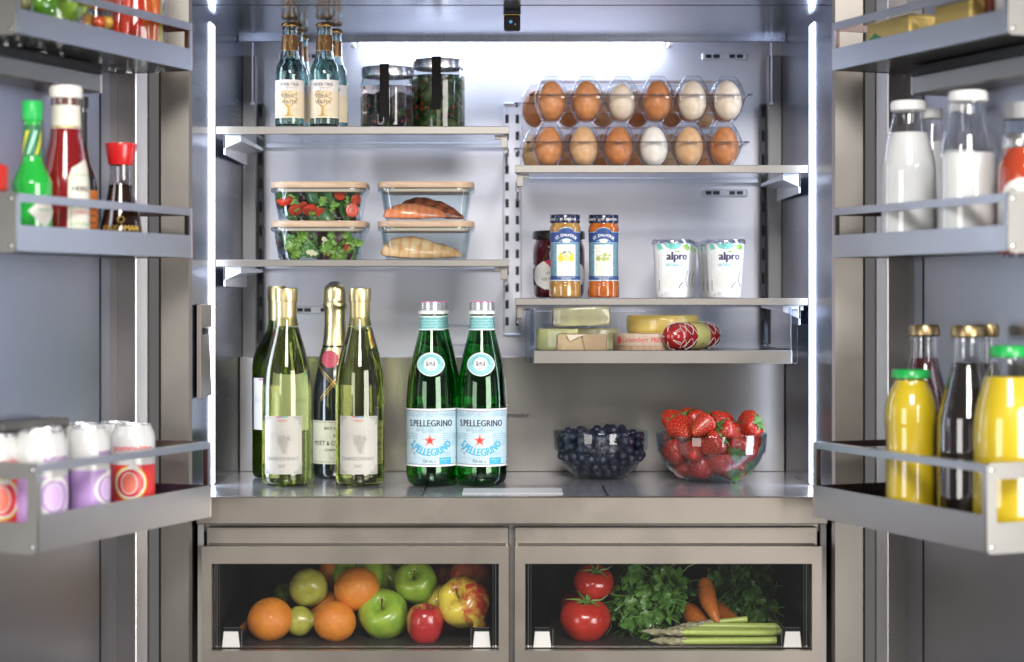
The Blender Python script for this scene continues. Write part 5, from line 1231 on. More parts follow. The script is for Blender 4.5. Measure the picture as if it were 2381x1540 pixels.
for k in range(10):
    a = k*2*pi/10+q.uniform(-.2, .2); L = q.uniform(.75, 1.05); w_ = .17; c, s_ = cos(a), sin(a); lift = q.uniform(.0, .35)
    pts = [(0.06, -w_*.6, .84), (.06, w_*.6, .84), (L*.55, w_, .90+lift*.4), (L*.55, -w_, .90+lift*.4), (L, 0, .72+lift), (L*.55, 0, .98+lift*.4)]
    m.add([(x*c-y*s_, x*s_+y*c, z) for x, y, z in pts], [(0, 1, 2, 5), (0, 5, 3), (3, 5, 4), (5, 2, 4)])
m.tube([(0, 0, .82), (.03, .02, 1.15)], .07, 6); CAL = mesh('calyx', m.v, m.f, CALM, True, None, 60)
SEEDM = pm('seed_yellow', (.72, .46, .14), .35)
def seeds(P, fx):
    prof = cr(P, 4); f_ = rof(prof); m = MB(); n = 105
    for i in range(n):
        z = P[0][1]+.10+(.72-P[0][1])*(i+.5)/n; a = i*2.39996; r_ = f_(z)*(fx(a, z) if fx else 1)*1.006; dr = (f_(z+.03)-f_(z-.03))/.06
        c = Vector((r_*cos(a), r_*sin(a), z)); nn = Vector((cos(a), sin(a), -dr)).normalized(); t1 = Vector((-sin(a), cos(a), 0)); t2 = nn.cross(t1)
        m.add([c+t1*.030, c+t2*.052, c-t1*.030, c-t2*.052, c+nn*.022], [(0, 1, 4), (1, 2, 4), (2, 3, 4), (3, 0, 4)])
    return mesh('seeds', m.v, m.f, SEEDM, True, None, None)
SPR = [(([(0, -1.12), (.28, -1.02), (.66, -.50), (.93, .10), (.98, .45), (.72, .80), (.30, .86), (0, .80)]), None), ([(0, -1.30), (.20, -1.20), (.52, -.65), (.82, .05), (.92, .48), (.66, .84), (.25, .88), (0, .82)], lambda a, z: 1+.05*cos(2*a+z)), ([(0, -.95), (.42, -.85), (.85, -.35), (1.02, .15), (1.00, .50), (.70, .82), (.30, .86), (0, .78)], lambda a, z: 1+.05*cos(3*a))]
SSEED = [seeds(*x) for x in SPR]
SBER = pack(50, .0760, .0040, fs, .096, .0172, .14, 9, 1.0, 90, .06)
rr = random.Random(15)
for i, (x, y, z, r_) in enumerate(SBER):
    up = i % 3 == 0
    rot = (rr.uniform(.5, 2.2) if up else rr.uniform(-2.6, -1.4), rr.uniform(-1.0, 1.0), rr.uniform(-.9, .9)) if up else (rr.uniform(-1.9, -.7), rr.uniform(-.8, .8), rr.uniform(-.5, .5))
    t = thing('strawberry', 'red strawberry resting against the glass of the bowl' if z < .062 else 'red strawberry heaped above the rim of the glass bowl', 'strawberry', (SB.location.x+x, SB.location.y+y, SB.location.z+z+.001), rot=rot, group='strawberries in the bowl')
    t.scale = (r_*1.08,)*3; put('fruit_body', SMES[i % 3], t); put('calyx', CAL, t); put('seeds', SSEED[i % 3], t)['kind'] = 'stuff'

# ================================================================ fruit in the left crisper
ZD = PZ(1512, 0)
def fruitmat(name, c1, c2, rough=.3, coat=.5, mode='noise', sc=14, pos=(.4, .62), bsc=0, bst=.2, speck=0):
    m, n, l, b = nt(name); tc = n.new('ShaderNodeTexCoord'); mp = n.new('ShaderNodeMapping'); l.new(tc.outputs['Object'], mp.inputs[0])
    if mode == 'streak': mp.inputs['Scale'].default_value = (1, 1, .22)
    t = n.new('ShaderNodeTexNoise'); t.inputs['Scale'].default_value = sc/10; t.inputs['Detail'].default_value = 7; t.inputs['Roughness'].default_value = .6; l.new(mp.outputs[0], t.inputs[0])
    src = t.outputs[0]
    if mode == 'side' or mode == 'streak':     # one cheek redder than the other
        sx = n.new('ShaderNodeSeparateXYZ'); l.new(tc.outputs['Object'], sx.inputs[0])
        mr = n.new('ShaderNodeMath'); mr.operation = 'MULTIPLY_ADD'; mr.inputs[1].default_value = .16; l.new(sx.outputs[0], mr.inputs[0]); l.new(t.outputs[0], mr.inputs[2]); src = mr.outputs[0]
    r = n.new('ShaderNodeValToRGB'); e = r.color_ramp.elements; e[0].position = pos[0]; e[1].position = pos[1]; e[0].color = (*c1, 1); e[1].color = (*c2, 1); l.new(src, r.inputs[0]); out = r.outputs[0]
    if speck:
        v = n.new('ShaderNodeTexVoronoi'); v.inputs['Scale'].default_value = 7; l.new(tc.outputs['Object'], v.inputs[0]); r2 = n.new('ShaderNodeValToRGB'); r2.color_ramp.elements[0].position = .05; r2.color_ramp.elements[1].position = .09
        mx = n.new('ShaderNodeMix'); mx.data_type = 'RGBA'; l.new(v.outputs[0], r2.inputs[0]); l.new(r2.outputs[0], mx.inputs[0]); mx.inputs[6].default_value = (.72, .60, .30, 1) if speck > 0 else (.20, .14, .05, 1); l.new(out, mx.inputs[7]); out = mx.outputs[2]
    l.new(out, b.inputs['Base Color']); b.inputs['Roughness'].default_value = rough; b.inputs['Coat Weight'].default_value = coat; b.inputs['Coat Roughness'].default_value = .12
    b.inputs['Subsurface Weight'].default_value = .06; b.inputs['Subsurface Radius'].default_value = (.004, .002, .001); b.inputs['Subsurface Scale'].default_value = 1
    if bsc:
        v = n.new('ShaderNodeTexVoronoi'); v.inputs['Scale'].default_value = bsc; l.new(tc.outputs['Object'], v.inputs[0]); bp = n.new('ShaderNodeBump'); bp.inputs['Strength'].default_value = bst; bp.inputs['Distance'].default_value = .05; l.new(v.outputs[0], bp.inputs['Height']); l.new(bp.outputs[0], b.inputs['Normal'])
    return m
ORA = fruitmat('orange_peel', (.76, .27, .03), (.70, .215, .022), .42, .15, sc=20, bsc=26, bst=.22)
GRA = fruitmat('green_apple', (.34, .48, .05), (.18, .35, .03), .32, .35, sc=12, speck=1)
YRA = fruitmat('yellow_red_apple', (.76, .62, .08), (.48, .05, .03), .22, .6, 'streak', 34, (.47, .70))
REA = fruitmat('red_apple', (.62, .30, .08), (.46, .03, .03), .22, .6, 'streak', 22, (.30, .44), speck=1)
RPA = fruitmat('pink_apple', (.66, .16, .08), (.48, .05, .04), .25, .5, 'streak', 26, (.40, .55))
PEA = fruitmat('pear_skin', (.44, .46, .07), (.36, .35, .06), .35, .4, sc=20, speck=-1)
AP = cr([(0, -.74), (.16, -.80), (.34, -.88), (.62, -.80), (.90, -.42), (1.0, .05), (.97, .38), (.80, .70), (.52, .84), (.26, .76), (.10, .55), (0, .45)], 4)
OP = cr([(0, -.93), (.12, -.94), (.50, -.84), (.86, -.48), (1.0, 0), (.87, .48), (.52, .83), (.14, .94), (.05, .90), (0, .88)], 4)
PRP = cr([(0, -.86), (.10, -.90), (.45, -.92), (.84, -.60), (.97, -.15), (.86, .28), (.62, .62), (.44, .90), (.36, 1.12), (.22, 1.24), (0, 1.22)], 4)
FM = {}
def fmesh(kind, mat):
    k = (kind, mat.name)
    if k not in FM:
        P, fx = {'apple': (AP, lambda a, z: 1+.022*cos(5*a)*(1-.3*z)), 'orange': (OP, None), 'pear': (PRP, lambda a, z: 1+.02*cos(3*a))}[kind]
        v, f = lathe(P, 40, fx); v = [(x*(1+.03*mnoise.noise(Vector((x*1.3, y*1.3, z*1.3)))), y*(1+.03*mnoise.noise(Vector((x*1.3+5, y*1.3, z*1.3)))), z) for x, y, z in v]
        FM[k] = mesh('fruit_skin', v, f, mat, True, None, None)
    return FM[k]
STEM = pm('stem_brown', (.12, .07, .03), .6); s1 = MB(); s1.tube([(0, 0, .50), (.04, .02, .75), (.12, .05, 1.0), (.14, .05, 1.06)], [.035, .03, .04, .055], 7); STM = mesh('stem', s1.v, s1.f, STEM, True)
s2 = MB()
for k in range(5):
    a = k*1.256; s2.add([(.03*cos(a+1.3), .03*sin(a+1.3), -.78), (.03*cos(a-1.3), .03*sin(a-1.3), -.78), (.11*cos(a), .11*sin(a), -.86)], [(0, 1, 2)])
CLX = mesh('blossom_end', s2.v, s2.f, STEM, False)
def fruit(name, kind, mat, px, py, rpx, y, rot, label, cat, grp=None, sc=(1, 1, 1)):
    r_ = PR(rpx, y); x, z = PX(px, y), PZ(py, y)
    lowest = ZD+.0009
    if z-r_*.84 < lowest: z = lowest+r_*.84
    t = thing(name, label, cat, (x, y, z), rot=rot, group=grp); t.scale = (r_*sc[0], r_*sc[1], r_*sc[2]); put('skin', fmesh(kind, mat), t)
    if kind != 'orange': put('stem', STM if kind == 'apple' else PSTM, t); put('blossom_end', CLX, t)
    else: put('navel', NAV, t)
    return t
s3 = MB(); s3.tube([(0, 0, 1.18), (.03, .02, 1.38), (.10, .03, 1.58)], [.04, .035, .05], 7); PSTM = mesh('stem', s3.v, s3.f, STEM, True)
NAV = mesh('navel', *lathe([(0, .90), (.05, .905), (.07, .935), (.05, .95), (0, .93)], 9, lambda a, z: 1+.3*cos(5*a)), pm('navel_green', (.20, .18, .05), .6))
fruit('orange', 'orange', ORA, 628, 1449, 54, .085, (.3, -.5, .2), 'orange at the far left of the crisper floor, beside the white rail end', 'orange', sc=(1, 1, .94))
fruit('pear', 'pear', PEA, 701, 1444, 36, .095, (1.45, .2, 1.0), 'small yellowish green pear wedged between two oranges', 'pear')
fruit('orange', 'orange', ORA, 778, 1446, 50, .080, (.1, .35, 1), 'glossy orange on the crisper floor below the upper orange', 'orange')
fruit('orange', 'orange', ORA, 764, 1418, 46, .145, (.5, .1, 2), 'orange partly hidden behind the one on the floor', 'orange')
fruit('pear', 'pear', PEA, 717, 1364, 47, .125, (-1.25, .25, .25), 'pear with its brown blossom end towards us, on top of the small pear', 'pear')
fruit('orange', 'orange', ORA, 830, 1370, 55, .105, (.15, 1.25, .1), 'large orange lying highest in the middle of the fruit pile', 'orange', sc=(.92, .92, 1.02))
fruit('green_apple', 'apple', GRA, 836, 1342, 64, .158, (.85, .1, -.3), 'big bright green apple behind the highest orange', 'apple')
fruit('green_apple', 'apple', GRA, 893, 1430, 58, .100, (.80, -.5, .3), 'big green apple standing on the crisper floor with its stem out', 'apple')
fruit('green_apple', 'apple', GRA, 968, 1356, 50, .120, (.95, -.15, -.1), 'green apple near the top with its stem hollow towards us', 'apple')
fruit('green_apple', 'apple', GRA, 916, 1345, 50, .165, (.5, .4, 0), 'green apple half hidden behind the two stemmed green apples', 'apple')
fruit('orange', 'orange', ORA, 775, 1333, 36, .160, (0, 0, 0), 'orange just showing under the window edge behind the pear', 'orange')
fruit('green_apple', 'apple', GRA, 660, 1382, 24, .190, (.5, .4, 0), 'small green fruit far back behind the pear', 'apple')
fruit('red_apple', 'apple', REA, 988, 1452, 45, .070, (.1, .15, -.8), 'small red apple with pale specks on the crisper floor', 'apple', sc=(.95, .95, 1.14))
fruit('yellow_apple', 'apple', YRA, 1079, 1402, 60, .085, (.95, -.45, -.15), 'large yellow apple with a red cheek at the right end', 'apple')
fruit('red_apple', 'apple', RPA, 1094, 1350, 50, .148, (.1, .2, 1.8), 'streaky red apple behind the large yellow one', 'apple')
fruit('red_apple', 'apple', REA, 1044, 1350, 38, .175, (.1, .1, .4), 'red apple showing at the back between green and streaky ones', 'apple')
fruit('yellow_apple', 'apple', YRA, 1020, 1398, 40, .130, (.3, .5, 2.0), 'pale yellow apple behind the small red one', 'apple')
fruit('red_apple', 'apple', REA, 1043, 1456, 38, .150, (.3, .2, .3), 'dark red apple in shade under the large yellow one', 'apple')
fruit('orange', 'orange', ORA, 845, 1440, 46, .200, (.3, .2, .3), 'orange in shade behind the big green apple', 'orange')
# ================================================================ vegetables in the right crisper
TOM = fruitmat('tomato_red', (.50, .035, .020), (.40, .022, .015), .20, .6, sc=10)
TPR = cr([(0, -.76), (.30, -.80), (.68, -.66), (.96, -.22), (1.0, .15), (.86, .50), (.55, .72), (.28, .74), (.10, .64), (0, .58)], 4)
tv, tf = lathe(TPR, 48, lambda a, z: 1+.018*cos(6*a)*max(0, z+.3)); TMM = mesh('skin', tv, tf, TOM, True, None, None)
m = MB(); q = random.Random(2)
for k in range(6):
    a = k*1.05+q.uniform(-.2, .2); L = q.uniform(.55, .75); c, s_ = cos(a), sin(a)
    m.tube([(.02*c, .02*s_, .66), (L*.4*c, L*.4*s_, .80+q.uniform(-.02, .08)), (L*.8*c, L*.8*s_, .84+q.uniform(-.06, .14)), (L*1.15*c, L*1.15*s_, .80+q.uniform(0, .24))], [.06, .05, .03, .008], 5)
m.tube([(0, 0, .62), (.02, 0, .85), (.0, .03, 1.02)], [.07, .055, .065], 7); TC = mesh('calyx', m.v, m.f, pm('tomato_calyx', (.13, .26, .06), .5), True)
def tomato(px, py, rpx, y, rot, label):
    r_ = PR(rpx, y); z = max(PZ(py, y), ZD+.0009+r_*.78); t = thing('tomato', label, 'tomato', (PX(px, y), y, z), rot=rot); t.scale = (r_,)*3; put('skin', TMM, t); put('calyx', TC, t)
tomato(1361, 1448, 59, .085, (.25, .05, 0), 'large ripe tomato in front on the crisper floor')
tomato(1380, 1355, 47, .110, (.55, .05, .2), 'tomato balanced on top of the large front one')
tomato(1342, 1408, 40, .185, (.3, .2, .2), 'tomato in shade behind the left side of the front one')
tomato(1416, 1412, 40, .185, (.3, -.2, .2), 'tomato in shade between the front one and the herbs')
HG = pm('parsley_green', (.12, .27, .045), .38, dark=(.055, .15, .025), vscale=60, spec=.6, coat=.2)
PARS = [mesh('leaf', *(lambda mm: (mm.v, mm.f))(herb_mesh('p', 3, .0125, s_)), HG, True, None, 60) for s_ in (1, 2, 3, 4)]
def herb_bunch(label, px0, px1, py0, py1, y0, y1, n, seed, mat=None, blob=1.0):
    q = random.Random(seed); yc = (y0+y1)/2; c = PT((px0+px1)/2, (py0+py1)/2, yc); hx, hz, hy = (PX(px1, yc)-PX(px0, yc))/2, (PZ(py0, yc)-PZ(py1, yc))/2, (y1-y0)/2
    t = thing('herb_bunch', label, 'herbs', tuple(c)); base = Vector((hx*.1, hy*.9, hz*.2))
    st = MB()
    for k in range(n):
        while True:
            p_ = Vector((q.uniform(-1, 1), q.uniform(-1, .7), q.uniform(-1, 1)))
            if .25 < p_.length < 1.0: break
        pos = Vector((p_.x*hx, p_.y*hy, p_.z*hz))
        if c.z+pos.z < ZD+.006: pos.z = ZD+.006-c.z
        o = put('leaf', PARS[k % 4], t, pos, (q.uniform(-1.3, 1.3)+(.8 if q.random() < .6 else 0), q.uniform(-1.2, 1.2), q.uniform(0, 6.28)), q.uniform(1.2, 2.1))
        if k % 4 == 0:
            mid = (pos+base)*.5+Vector((q.uniform(-.01, .01), q.uniform(-.01, .01), q.uniform(-.01, .01))); st.tube([base, mid, pos], .0008, 4)
    st.build('stems', mat or pm('stem_green', (.16, .30, .06), .45), t)['kind'] = 'stuff'
    return t
herb_bunch('leafy bunch of dark green parsley beside the tomatoes', 1402, 1594, 1300, 1478, .075, .190, 230, 5)
herb_bunch('second parsley bunch in the shade at the back right', 1655, 1800, 1295, 1440, .170, .260, 130, 6)
CARM = fruitmat('carrot_skin', (.60, .20, .035), (.50, .145, .025), .38, .25, sc=60)
def carrot(pts, rs, label):
    m = MB(); n = len(pts); V = [Vector(p) for p in pts]; P = []; RR = []
    for i in range(n-1):
        for k in range(8):
            t_ = k/8; P.append(V[i].lerp(V[i+1], t_)); r_ = rs[i]+(rs[i+1]-rs[i])*t_; RR.append(r_*(1+.035*sin((i*8+k)*2.3)))
    P.append(V[-1]); RR.append(rs[-1]); a = thing('carrot', label, 'carrot', tuple(V[0]))
    m.tube([p-V[0] for p in P], RR, 18); m.build('root', CARM, a, angle=60)
    d = (V[0]-V[1]).normalized(); v, f = lathe([(0, .0010), (.0040, .0004), (.0050, -.0010), (0, -.003)], 10); o = put('crown', mesh('crown', v, f, pm('carrot_crown', (.30, .24, .08), .6)), a, d*.0005, d.to_track_quat('Z', 'Y').to_euler())
W3 = lambda px, py, y: tuple(PT(px, py, y))
carrot([W3(1634, 1349, .150), W3(1636, 1354, .147), W3(1640, 1372, .142), W3(1648, 1400, .128), W3(1660, 1428, .112), W3(1667, 1443, .104), W3(1669, 1449, .101)], [.004, .0115, .0140, .0125, .0085, .0050, .0018], 'carrot leaning upright with its tip down, in front of the others')
carrot([W3(1598, 1414, .165), W3(1601, 1418, .162), W3(1612, 1432, .150), W3(1632, 1455, .130), W3(1660, 1478, .110)], [.004, .0125, .0150, .0135, .0070], 'thick stubby carrot lying left of the upright one')
carrot([W3(1652, 1398, .200), W3(1656, 1402, .196), W3(1680, 1425, .170), W3(1715, 1450, .145), W3(1750, 1474, .130)], [.004, .010, .0120, .0085, .0030], 'long carrot slanting down to the right behind the upright one')
ASPM = fruitmat('asparagus_stalk', (.50, .60, .16), (.40, .54, .10), .35, .25, sc=40); ASPT = pm('asparagus_tip', (.36, .30, .20), .5, dark=(.26, .30, .12), vscale=240); ASPB = pm('asparagus_scale', (.42, .40, .24), .5, dark=(.36, .28, .26), vscale=300)
def spear(p0, p1, r_, label, seed):
    q = random.Random(seed); a, b_ = Vector(p0), Vector(p1); d = b_-a; L = d.length; t = thing('asparagus_spear', label, 'asparagus', tuple(a), rot=d.to_track_quat('Z', 'Y').to_euler(), group='asparagus spears')
    lo('stalk', [(0, .018)]+cr([(r_*.8, .020), (r_*.92, .04), (r_, L*.5), (r_, L-.001)], 3)+[(r_*.96, L), (0, L)], ASPM, t, 16)
    lo('tip', cr([(0, -.004), (r_*.38, .001), (r_*.90, .010), (r_*1.12, .018), (r_*.95, .026), (r_*.80, .032)], 4), ASPT, t, 18, fx=lambda a_, z: 1+.10*cos(5*a_+z*700))
    sc = MB()
    for k in range(16):
        z = -.001+k*.0019; a_ = k*2.4; rr_ = r_*(1.08 if z > .006 else .6); c, s_ = cos(a_), sin(a_); w_ = r_*.62; hgt = .0085
        pts = [(rr_*.92, -w_, z+hgt), (rr_*.92, w_, z+hgt), (rr_*1.06, w_*.6, z+hgt*.4), (rr_*1.06, -w_*.6, z+hgt*.4), (rr_*.85, 0, z-.001)]
        sc.add([(x*c-y*s_, x*s_+y*c, zz) for x, y, zz in pts], [(0, 1, 2, 3), (3, 2, 4)])
    for z in (.045, .070, .100, .128):
        z += q.uniform(-.006, .006)
        if z > L-.01: continue
        a_ = q.uniform(-1.2, 1.2)+pi/2*0; c, s_ = cos(a_-pi/2*0), sin(a_); w_ = r_*.55; R_ = r_*1.03
        sc.add([(x*c-y*s_, x*s_+y*c, zz) for x, y, zz in [(R_, -w_, z+.007), (R_, w_, z+.007), (R_*1.10, 0, z+.005), (R_, 0, z-.004)]], [(0, 1, 2), (0, 2, 3), (2, 1, 3)])
    sc.build('scales', ASPB, t, smooth=False)['kind'] = 'stuff'
for i, (a, b_, c, d_, y0, y1, h0, r_, lab) in enumerate((
    (1497, 1468, 1735, 1483, .068, .075, 0, .0048, 'spear whose pale tip reaches farthest left'), (1515, 1490, 1760, 1491, .045, .052, 0, .0050, 'spear lying lowest with a purplish tip'),
    (1540, 1492, 1805, 1489, .040, .046, 0, .0052, 'thick spear lying lowest and nearest the window'), (1535, 1470, 1800, 1472, .060, .062, .009, .0048, 'spear lying second from the bottom of the bundle'),
    (1550, 1464, 1805, 1470, .078, .078, .012, .0052, 'spear in the middle of the bundle under the herbs'), (1580, 1456, 1835, 1458, .092, .090, .018, .0055, 'spear reaching farthest right over the rail'),
    (1560, 1468, 1790, 1456, .105, .100, .02, .0050, 'spear at the back of the bundle'), (1600, 1454, 1738, 1440, .112, .105, .026, .0045, 'spear lying on top and rising to the right'))):
    spear(W3(a, a and b_, y0), W3(c, d_, y1), r_, 'green asparagus '+lab, i)

# ================================================================ what stands in the door bins
def bottle_in_bin(s, px, v, zf):
    u = at_px(s, px, v); return dpos(s, u, v, zf)
def dims(p, rpx, toppx):   # radius and height from picture sizes
    Z = p.y+Z0; return rpx*Z/F, (HY-toppx)*Z/F-p.z
FT, FMID, FB = .3134+.0032, .0586+.0032, -.2928+.0032
def plain(name, label, cat, s, px, rpx, top, v, zf, prof, gm, group=None, parts=(), rz=0, seg=44):
    """prof: list of (r fraction, h fraction)"""
    p = bottle_in_bin(s, px, v, zf); r_, h = dims(p, rpx, top)
    t = thing(name, label, cat, tuple(p), rz, group)
    P = cr([(a*r_, b_*h) for a, b_ in prof], 3)
    return t, r_, h, P, rof(P)
def faceang(t): return -atan2(t.location.x, t.location.y+Z0)
# --- left, middle bin
BG = dglass('sauce_glass', (.92, .95, .95))
t, r_, h, P, rf = plain('hot_sauce_bottle', 'small bottle of bright green hot sauce with a green cap', 'sauce bottle', -1, 75, 46, 236, .040, FMID, [(0, .004), (.8, 0), (.97, .015), (1, .05), (1, .40), (.97, .46), (.72, .54), (.52, .60), (.47, .68), (.44, .82), (.42, .88)], BG)
lo('bottle_body', P+[(0, .88*h)], pm('green_sauce', (.02, .42, .05), .12, coat=1), t); lo('cap', [(0, .87*h), (r_*.50, .87*h), (r_*.53, .88*h), (r_*.53, .99*h), (r_*.48, h), (0, h)], pm('cap_green', (.02, .45, .09), .4), t, 36, fx=lambda a, z: 1+.02*cos(24*a))
p = Print(cyl(rf, faceang(t)), step=.004); W_ = r_*.46
p.rect(-W_*1.5, W_*1.5, .63*h, .84*h, pm('neck_wrap_green', (.02, .16, .06), .35), 0)
for k in range(4): p.poly([(-W_*1.5+k*W_*.9, .64*h), (-W_*1.2+k*W_*.9, .64*h), (-W_*.3+k*W_*.9, .80*h), (-W_*.7+k*W_*.9, .80*h)], pm('wrap_yellow', (.70, .66, .04), .4) if k % 2 == 0 else pm('wrap_mint', (.35, .70, .55), .4), 1)
p.build('neck_wrap', t)
p = Print(cyl(rf, faceang(t)), step=.004); c = .26*h; p.poly([(-.2*r_, c), (.65*r_, c+.85*r_), (1.5*r_, c), (.65*r_, c-.85*r_)], PAPER, 0); p.poly([(.0*r_, c), (.65*r_, c+.65*r_), (1.3*r_, c), (.65*r_, c-.65*r_)], pm('label_pale', (.75, .72, .66), .5), 1)
p.text('TABASCO', .65*r_, c, .0045, pm('ink_green', (.03, .35, .1), .5), 2); p.build('diamond_label', t)
t, r_, h, P, rf = plain('ketchup_bottle', 'glass ketchup bottle with white cap and cream labels', 'ketchup bottle', -1, 153, 56, 201, .052, FMID, [(0, .004), (.85, 0), (1, .02), (1, .08), (1, .30), (.96, .42), (.82, .56), (.66, .68), (.60, .78), (.58, .88), (.56, .92)], BG)
lo('bottle_body', P+[(0, .92*h)], pm('ketchup_red', (.20, .008, .010), .10, coat=1), t); lo('glass_neck', [(r_*.60, .88*h), (r_*.62, .895*h), (r_*.61, .93*h), (0, .93*h)], pm('neck_dark', (.12, .06, .05), .15, coat=1), t)
lo('cap', [(0, .925*h), (r_*.66, .925*h), (r_*.68, .93*h), (r_*.68, .985*h), (r_*.62, h), (0, h)], pm('cap_white', (.80, .78, .74), .4), t, 36)
p = Print(cyl(rf, faceang(t)), step=.004); NL = pm('label_keystone', (.74, .71, .62), .5)
p.rect(-r_*1.0, r_*1.0, .74*h, .895*h, NL, 0); p.rect(-r_, r_, .745*h, .755*h, GOLD, 1); p.rect(-r_, r_, .88*h, .888*h, GOLD, 1); p.text('HEINZ', 0, .80*h, .007, NL, 1); p.build('neck_label', t)
p = Print(cyl(rf, faceang(t)), step=.004)
o_ = [(.05, .02), (1.25, .02), (1.25, .50), (.95, .56), (.25, .50), (.10, .44)]; p.poly([(x*r_, y_*h) for x, y_ in o_], NL, 0); p.frame(.20*r_, 1.15*r_, .05*h, .46*h, .0007, pm('ink_green', (.03, .35, .1), .5), 1); p.text('HEINZ', .68*r_, .36*h, .009, INK, 1, bold=.05); p.text('TOMATO', .68*r_, .22*h, .007, RED, 1); p.text('KETCHUP', .68*r_, .15*h, .007, pm('ink_green', (.03, .35, .1), .5), 1)
p.ell(.45*r_, .09*h, .003, .005, RED, 1, 10); p.build('front_label', t)
t, r_, h, P, rf = plain('sauce_bottle', 'thin dark sauce bottle with an orange label, behind the ketchup', 'sauce bottle', -1, 190, 38, 226, .012, FMID, [(0, .004), (.85, 0), (1, .02), (1, .08), (1, .40), (.92, .48), (.55, .58), (.36, .68), (.32, .80), (.32, .98), (.30, 1)], BG)
lo('bottle_body', P+[(0, h)], pm('dark_sauce', (.012, .010, .012), .10, coat=1), t); lo('cap', [(0, .93*h), (r_*.42, .93*h), (r_*.42, 1.0*h), (0, 1.005*h)], BLACK, t, 24); lo('neck_band', [(r_*.345, .70*h), (r_*.345, .90*h)], INK, t, 24)
p = Print(cyl(rf, faceang(t)), step=.004); p.rect(-r_, r_*1.2, .05*h, .40*h, pm('label_orange', (.55, .15, .03), .5), 0); p.fine(-.4*r_, r_, .08*h, .3*h, 5, INK, 1, .0016); p.build('paper_label', t)
t, r_, h, P, rf = plain('soy_sauce_bottle', 'soy sauce dispenser with a flared red cap and yellow lettering', 'soy sauce', -1, 281, 50, 333, .050, FMID, [(0, .004), (.9, 0), (1.04, .02), (1.04, .10), (.98, .22), (.84, .36), (.68, .50), (.56, .62), (.53, .72), (.52, .80)], BG)
lo('bottle_body', P[:-6]+[(0, P[-6][1])], pm('soy_brown', (.020, .008, .004), .06, coat=1), t); lo('glass_neck', [x for x in P if x[1] > .56*h]+[(0, .8*h)], thin('neck_glass', (.75, .74, .78), (.2, .18, .2), 0, .08, 2), t)
lo('cap', [(0, .80*h), (r_*.56, .80*h), (r_*.60, .82*h), (r_*.74, .975*h), (r_*.72, .995*h), (r_*.5, h), (0, h)], pm('cap_red', (.60, .015, .015), .3, coat=.4), t, 36)
p = Print(cyl(rf, faceang(t)), step=.004); YI = pm('ink_yellow', (.62, .40, .06), .4)
p.ring(0, .305*h, .0050, .0050, .0013, YI, 1, 6); p.text('KIKKOMAN', 0, .205*h, .0098, YI, 1, bold=.05); p.text('NATURALLY BREWED', 0, .150*h, .0048, YI, 1, xs=.9); p.text('Soy Sauce', 0, .070*h, .0092, YI, 1, bold=.04); p.build('lettering', t)
t, r_, h, P, rf = plain('sauce_jar', 'red sauce jar cut off by the left picture edge', 'sauce jar', -1, -30, 50, 384, .030, FMID, [(0, .004), (.9, 0), (1, .03), (1, .5), (.96, .62), (.86, .70)], BG)
lo('jar_body', P+[(0, .7*h)], pm('salsa_red', (.35, .03, .02), .12, coat=1), t); lo('lid', [(0, .70*h), (r_*.95, .70*h), (r_*.97, .72*h), (r_*.97, .96*h), (r_*.9, h), (0, h)], pm('lid_red', (.55, .03, .02), .3), t); p = Print(cyl(rf, faceang(t)), step=.005); p.rect(-r_*1.2, r_*1.5, .05*h, .62*h, NL, 0); p.fine(-r_, r_*1.4, .1*h, .4*h, 5, RED, 1, .002); p.build('paper_label', t)
# --- left, bottom bin: drink cans
CANP = [(0, .03), (.62, .03), (.78, 0), (.86, .01), (1, .06), (1, .84), (.97, .90), (.84, .965), (.80, .985), (.80, .998), (.76, 1), (.74, .975), (0, .97)]
ALU = pm('can_top', (.72, .72, .72), .3, .9); LIL = pm('can_lilac', (.48, .30, .62), .35); PUR = pm('can_purple', (.22, .06, .32), .35); CANW = pm('can_white', (.66, .66, .65), .3, .1); CRD = pm('can_red', (.70, .045, .045), .32); CYE = pm('can_yellow', (.75, .55, .05), .35)
def can(px, rpx, top, v, red, turn, label):
    p0 = bottle_in_bin(-1, px, v, FB); r_, h = dims(p0, rpx, top); t = thing('drink_can', label, 'drink can', tuple(p0), group='drink cans in the lowest left bin')
    P = [(a*r_, b_*h) for a, b_ in CANP]
    lo('can_body', P[:9], CANW, t, 48); lo('can_lid', P[8:], ALU, t, 40); rf = rof(P[2:8]); rot = faceang(t)+turn
    b = MB(); b.box(-r_*.16, r_*.16, -r_*.5, r_*.12, .976*h, .984*h, bev=.0008).build('pull_tab', ALU, t)
    p = Print(cyl(rf, rot, .0003), step=.005); U = pi*r_*.999; c1, c2 = (CRD, CRD) if red else (LIL, PUR)
    p.rect(-U, U, .065*h, .60*h, c1, 0); p.rect(-U, -U*.62, .065*h, .60*h, c2, .5)
    p.ell(0, .42*h, .78*r_, .78*r_, CYE if red else CANW, 1); p.ell(0, .42*h, .70*r_, .70*r_, PAPER, 1.5); p.ell(0, .42*h, .62*r_, .62*r_, CRD if red else LIL, 2); p.ell(-.05*r_, .42*h, .36*r_, .48*r_, pm('can_pink', (.80, .20, .14), .4) if red else pm('can_mauve', (.60, .42, .70), .4), 3)
    p.ring(-.05*r_, .42*h, .38*r_, .50*r_, .0012, PAPER, 4); p.ell(.12*r_, .58*h, .25*r_, .10*r_, PAPER, 4, 12)
    p.text('pompelmo' if red else 'agrumi', .1*r_, .735*h, .013, CRD if red else PUR, 1, bold=.04); p.text('SPARKLING WATER', 0, .16*h, .0045, PAPER, 2); p.build('printing', t)
can(309, 51, 985, .075, True, -.12, 'red and white drink can nearest the hinge in the lowest left bin')
can(205, 50, 992, .078, False, 1.05, 'white and lilac drink can next to the red one')
can(95, 62, 1002, .076, False, .55, 'lilac drink can with its round emblem half turned away')
